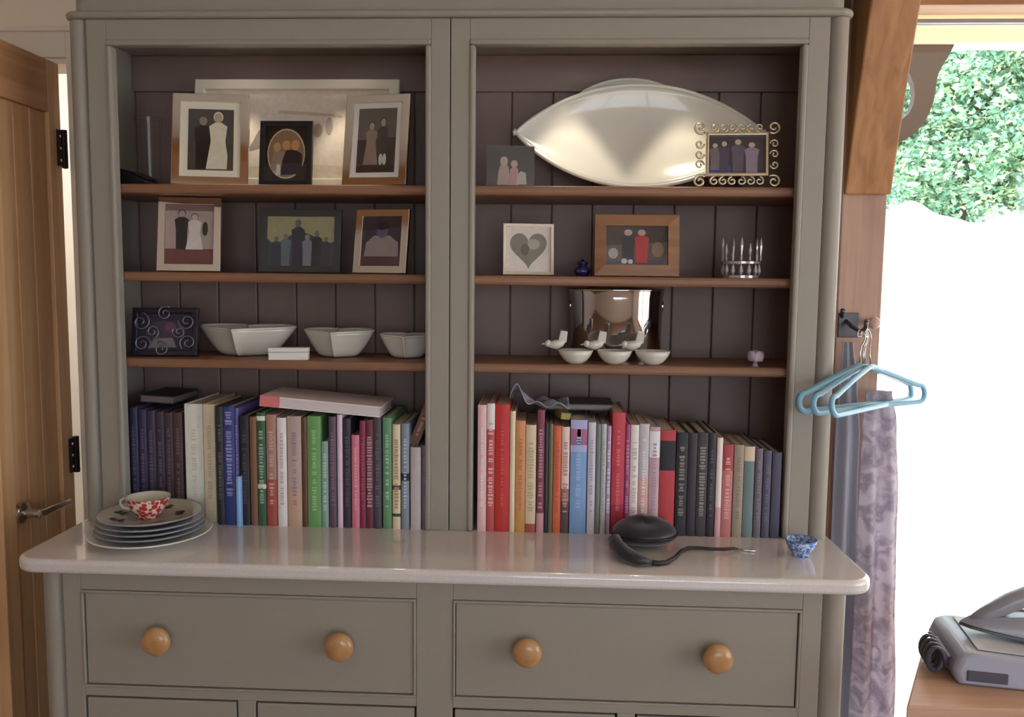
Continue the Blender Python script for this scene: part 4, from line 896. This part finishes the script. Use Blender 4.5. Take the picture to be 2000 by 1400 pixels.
b = MB(); b.tube([(-.112, 0, .012), (-.085, 0, .03), (-.045, 0, .062), (.0, 0, .092), (.05, 0, .112), (.095, 0, .112), (.12, 0, .09), (.118, 0, .05)], [.006, .015, .019, .019, .018, .018, .018, .018], 12); b.build('handle', GREYI, r, smooth='all')
b = MB(); b.tube([(.124, 0, .1), (.15, .01, .09), (.175, .03, .03), (.17, .06, -.02)], .006, 8); b.build('hose_tail', DKI, r, smooth='all')

# ------------------------------------------------------------------ garden
PATIO = mat((214, 206, 194), .85, noise=.08, nscale=5)
b = MB(); b.box(-1, 12, .42, 6, -.2, -.04); b.box(3.02, 12, -8, .42, -.2, -.04); b.box(-8, 3.02, -12, -4.74, -.2, -.04); b.build('ground', PATIO)['kind'] = 'structure'
BANK = pattern((204, 208, 176), (226, 222, 206), 3, 'noise', thr=.5, width=.2, rough=.9)
b = MB()
def fb(u, v): x = -6+26*u; y = 6+5.0*v; return (x, y, -.06+2.65*v**.8+.08*math.sin(x*1.7+y)+.05*math.sin(x*3.1-y*2)-v**6*(.12+.07*math.sin(x*4.3)+.03*math.sin(x*9.7+1)))
b.grid(fb, 300, 16); o = b.build('bank', BANK, smooth='all'); o['kind'] = 'structure'
b = MB(); b.grid(lambda u, v: (-12+44*u, 11+30*v, 2.36+.3*math.sin(u*9)*v), 30, 12); o = b.build('meadow', BANK, smooth='all'); o['kind'] = 'structure'
# porch outside
CRM = mat((238, 218, 182), .6, noise=.03)
r = thing('porch_beam', 'cream painted porch beam outside the garden doors', 'beam', (3.2, 2.0, 2.5))
b = MB(); b.box(.9, 6.5, 2.0, 2.12, 2.518, 2.598); b.build('beam_body', CRM, r, True, bevel=.004)
b = MB(); b.box(.9, 6.5, 1.985, 2.0, 2.598, 2.612); b.build('beam_cap', mat((170, 168, 172), .5), r, True)
b = MB(); b.box(.9, 6.5, .40, 2.12, 2.64, 2.70); tag(b.build('porch_roof', CRM), 'cream boarded porch roof outside above the garden doors', 'roof')
DKO = mat((74, 62, 58), .7, noise=.15, nscale=6)
r = thing('porch_post', 'weathered oak porch post outside, mostly hidden behind the oak post', 'post', (1.475, 2.06, -.04))
b = MB(); b.box(1.40, 1.55, 2.0, 2.12, -.04, 2.517); b.build('post_body', DKO, r, True, bevel=.004)
def o2(pts, Y): return [(aty(x, y, Y).x, aty(x, y, Y).z) for x, y in pts]
outer = [(1862, 90), (1850, 112), (1836, 134), (1829, 150), (1826, 172), (1822, 198), (1813, 222), (1800, 245), (1784, 262), (1766, 274), (1742, 283), (1686, 292)]
inner = [(1686, 246), (1740, 238), (1761, 233), (1774, 222), (1782, 205), (1785, 185), (1783, 165), (1775, 145), (1764, 130), (1752, 112), (1746, 90)]
po = o2(outer+inner, 2.03)
zt_ = 2.5175; po[0] = (po[0][0], zt_); po[-1] = (po[-1][0], zt_)
b = MB(); b.prism(po, 2.02, 2.065, 'y'); tag(b.build('porch_brace', DKO), 'dark curved timber brace under the cream porch beam outside', 'brace')
# added roof, out of view, keeps direct sun off the room
b = MB(); b.box(3.02, 5.9, -5.0, .4, 2.5, 2.58); tag(b.build('sun_block_roof', CRM), 'flat roof added out of view to keep sun off the side windows', 'roof')
# trees behind the bank
def tree(label, x, y, zb_, h, R_, cols, seed, n=2600):
    rg = random.Random(seed)
    r = thing('tree', label, 'tree', (x, y, zb_), (0, 0, 0), 'trees beyond the porch')
    q = MB(); q.tube([(0, 0, -.2), (.05, .02, h*.3), (-.05, .05, h*.6), (0, 0, h*.9)], [.12, .09, .06, .02], 8); q.build('trunk', mat((90, 76, 64), .9), r, smooth='all')
    bl = []
    while len(bl) < 110:
        x_, y_, z_ = rg.uniform(-1, 1), rg.uniform(-1, 1), rg.uniform(-1, 1)
        if x_*x_+y_*y_+z_*z_ > 1: continue
        bl.append((x_*R_, y_*R_, h*(.52+.5*z_), rg.uniform(.18, .36)*R_))
    b = MB()
    for i in range(n):
        c = rg.choice(bl); d = Vector((rg.gauss(0, 1), rg.gauss(0, 1), rg.gauss(0, 1))).normalized()
        p = Vector(c[:3])+d*c[3]*rg.uniform(.6, 1.05)
        u = Vector((rg.gauss(0, 1), rg.gauss(0, 1), rg.gauss(0, .6))).normalized(); v = d.cross(u)
        if v.length < .05: continue
        v.normalize(); s_ = rg.uniform(.035, .08)
        b.add([p-u*s_, p-v*s_*.5+d*.02, p+u*s_, p+v*s_*.5+d*.02], [(0, 1, 2, 3)], rg.randrange(3))
    o = b.build('foliage', [mat(c, .7, k=1.1, noise=.1, nscale=3, spec=.2) for c in cols], r, fix=False); o['kind'] = 'stuff'
G1 = ((150, 190, 158), (120, 164, 138), (194, 212, 170)); G2 = ((124, 170, 146), (100, 146, 128), (164, 200, 176)); G3 = ((160, 190, 134), (124, 160, 108), (190, 208, 156))  # haze put into the leaf colours, paler and bluer
tree('broad mid-green leafy tree behind the curved porch brace', 6.7, 12.0, 2.3, 3.6, 1.45, G1, 1, 42000)
tree('blue-green leafy tree beyond the porch, towards the open meadow', 10.4, 13.2, 2.4, 3.8, 1.2, G2, 2, 9000)
tree('pale green tree further back behind the broad mid-green one', 8.3, 17.4, 2.4, 5.2, 1.9, G2, 3, 14000)
tree('dark green tree beyond the porch, hidden mostly by the oak post', 3.0, 13.4, 2.4, 4.0, 1.2, G1, 4, 8000)
tree('tall loose green tree at the far end of the meadow bank', 13.8, 13.6, 2.4, 4.4, 1.3, G3, 5, 5000)
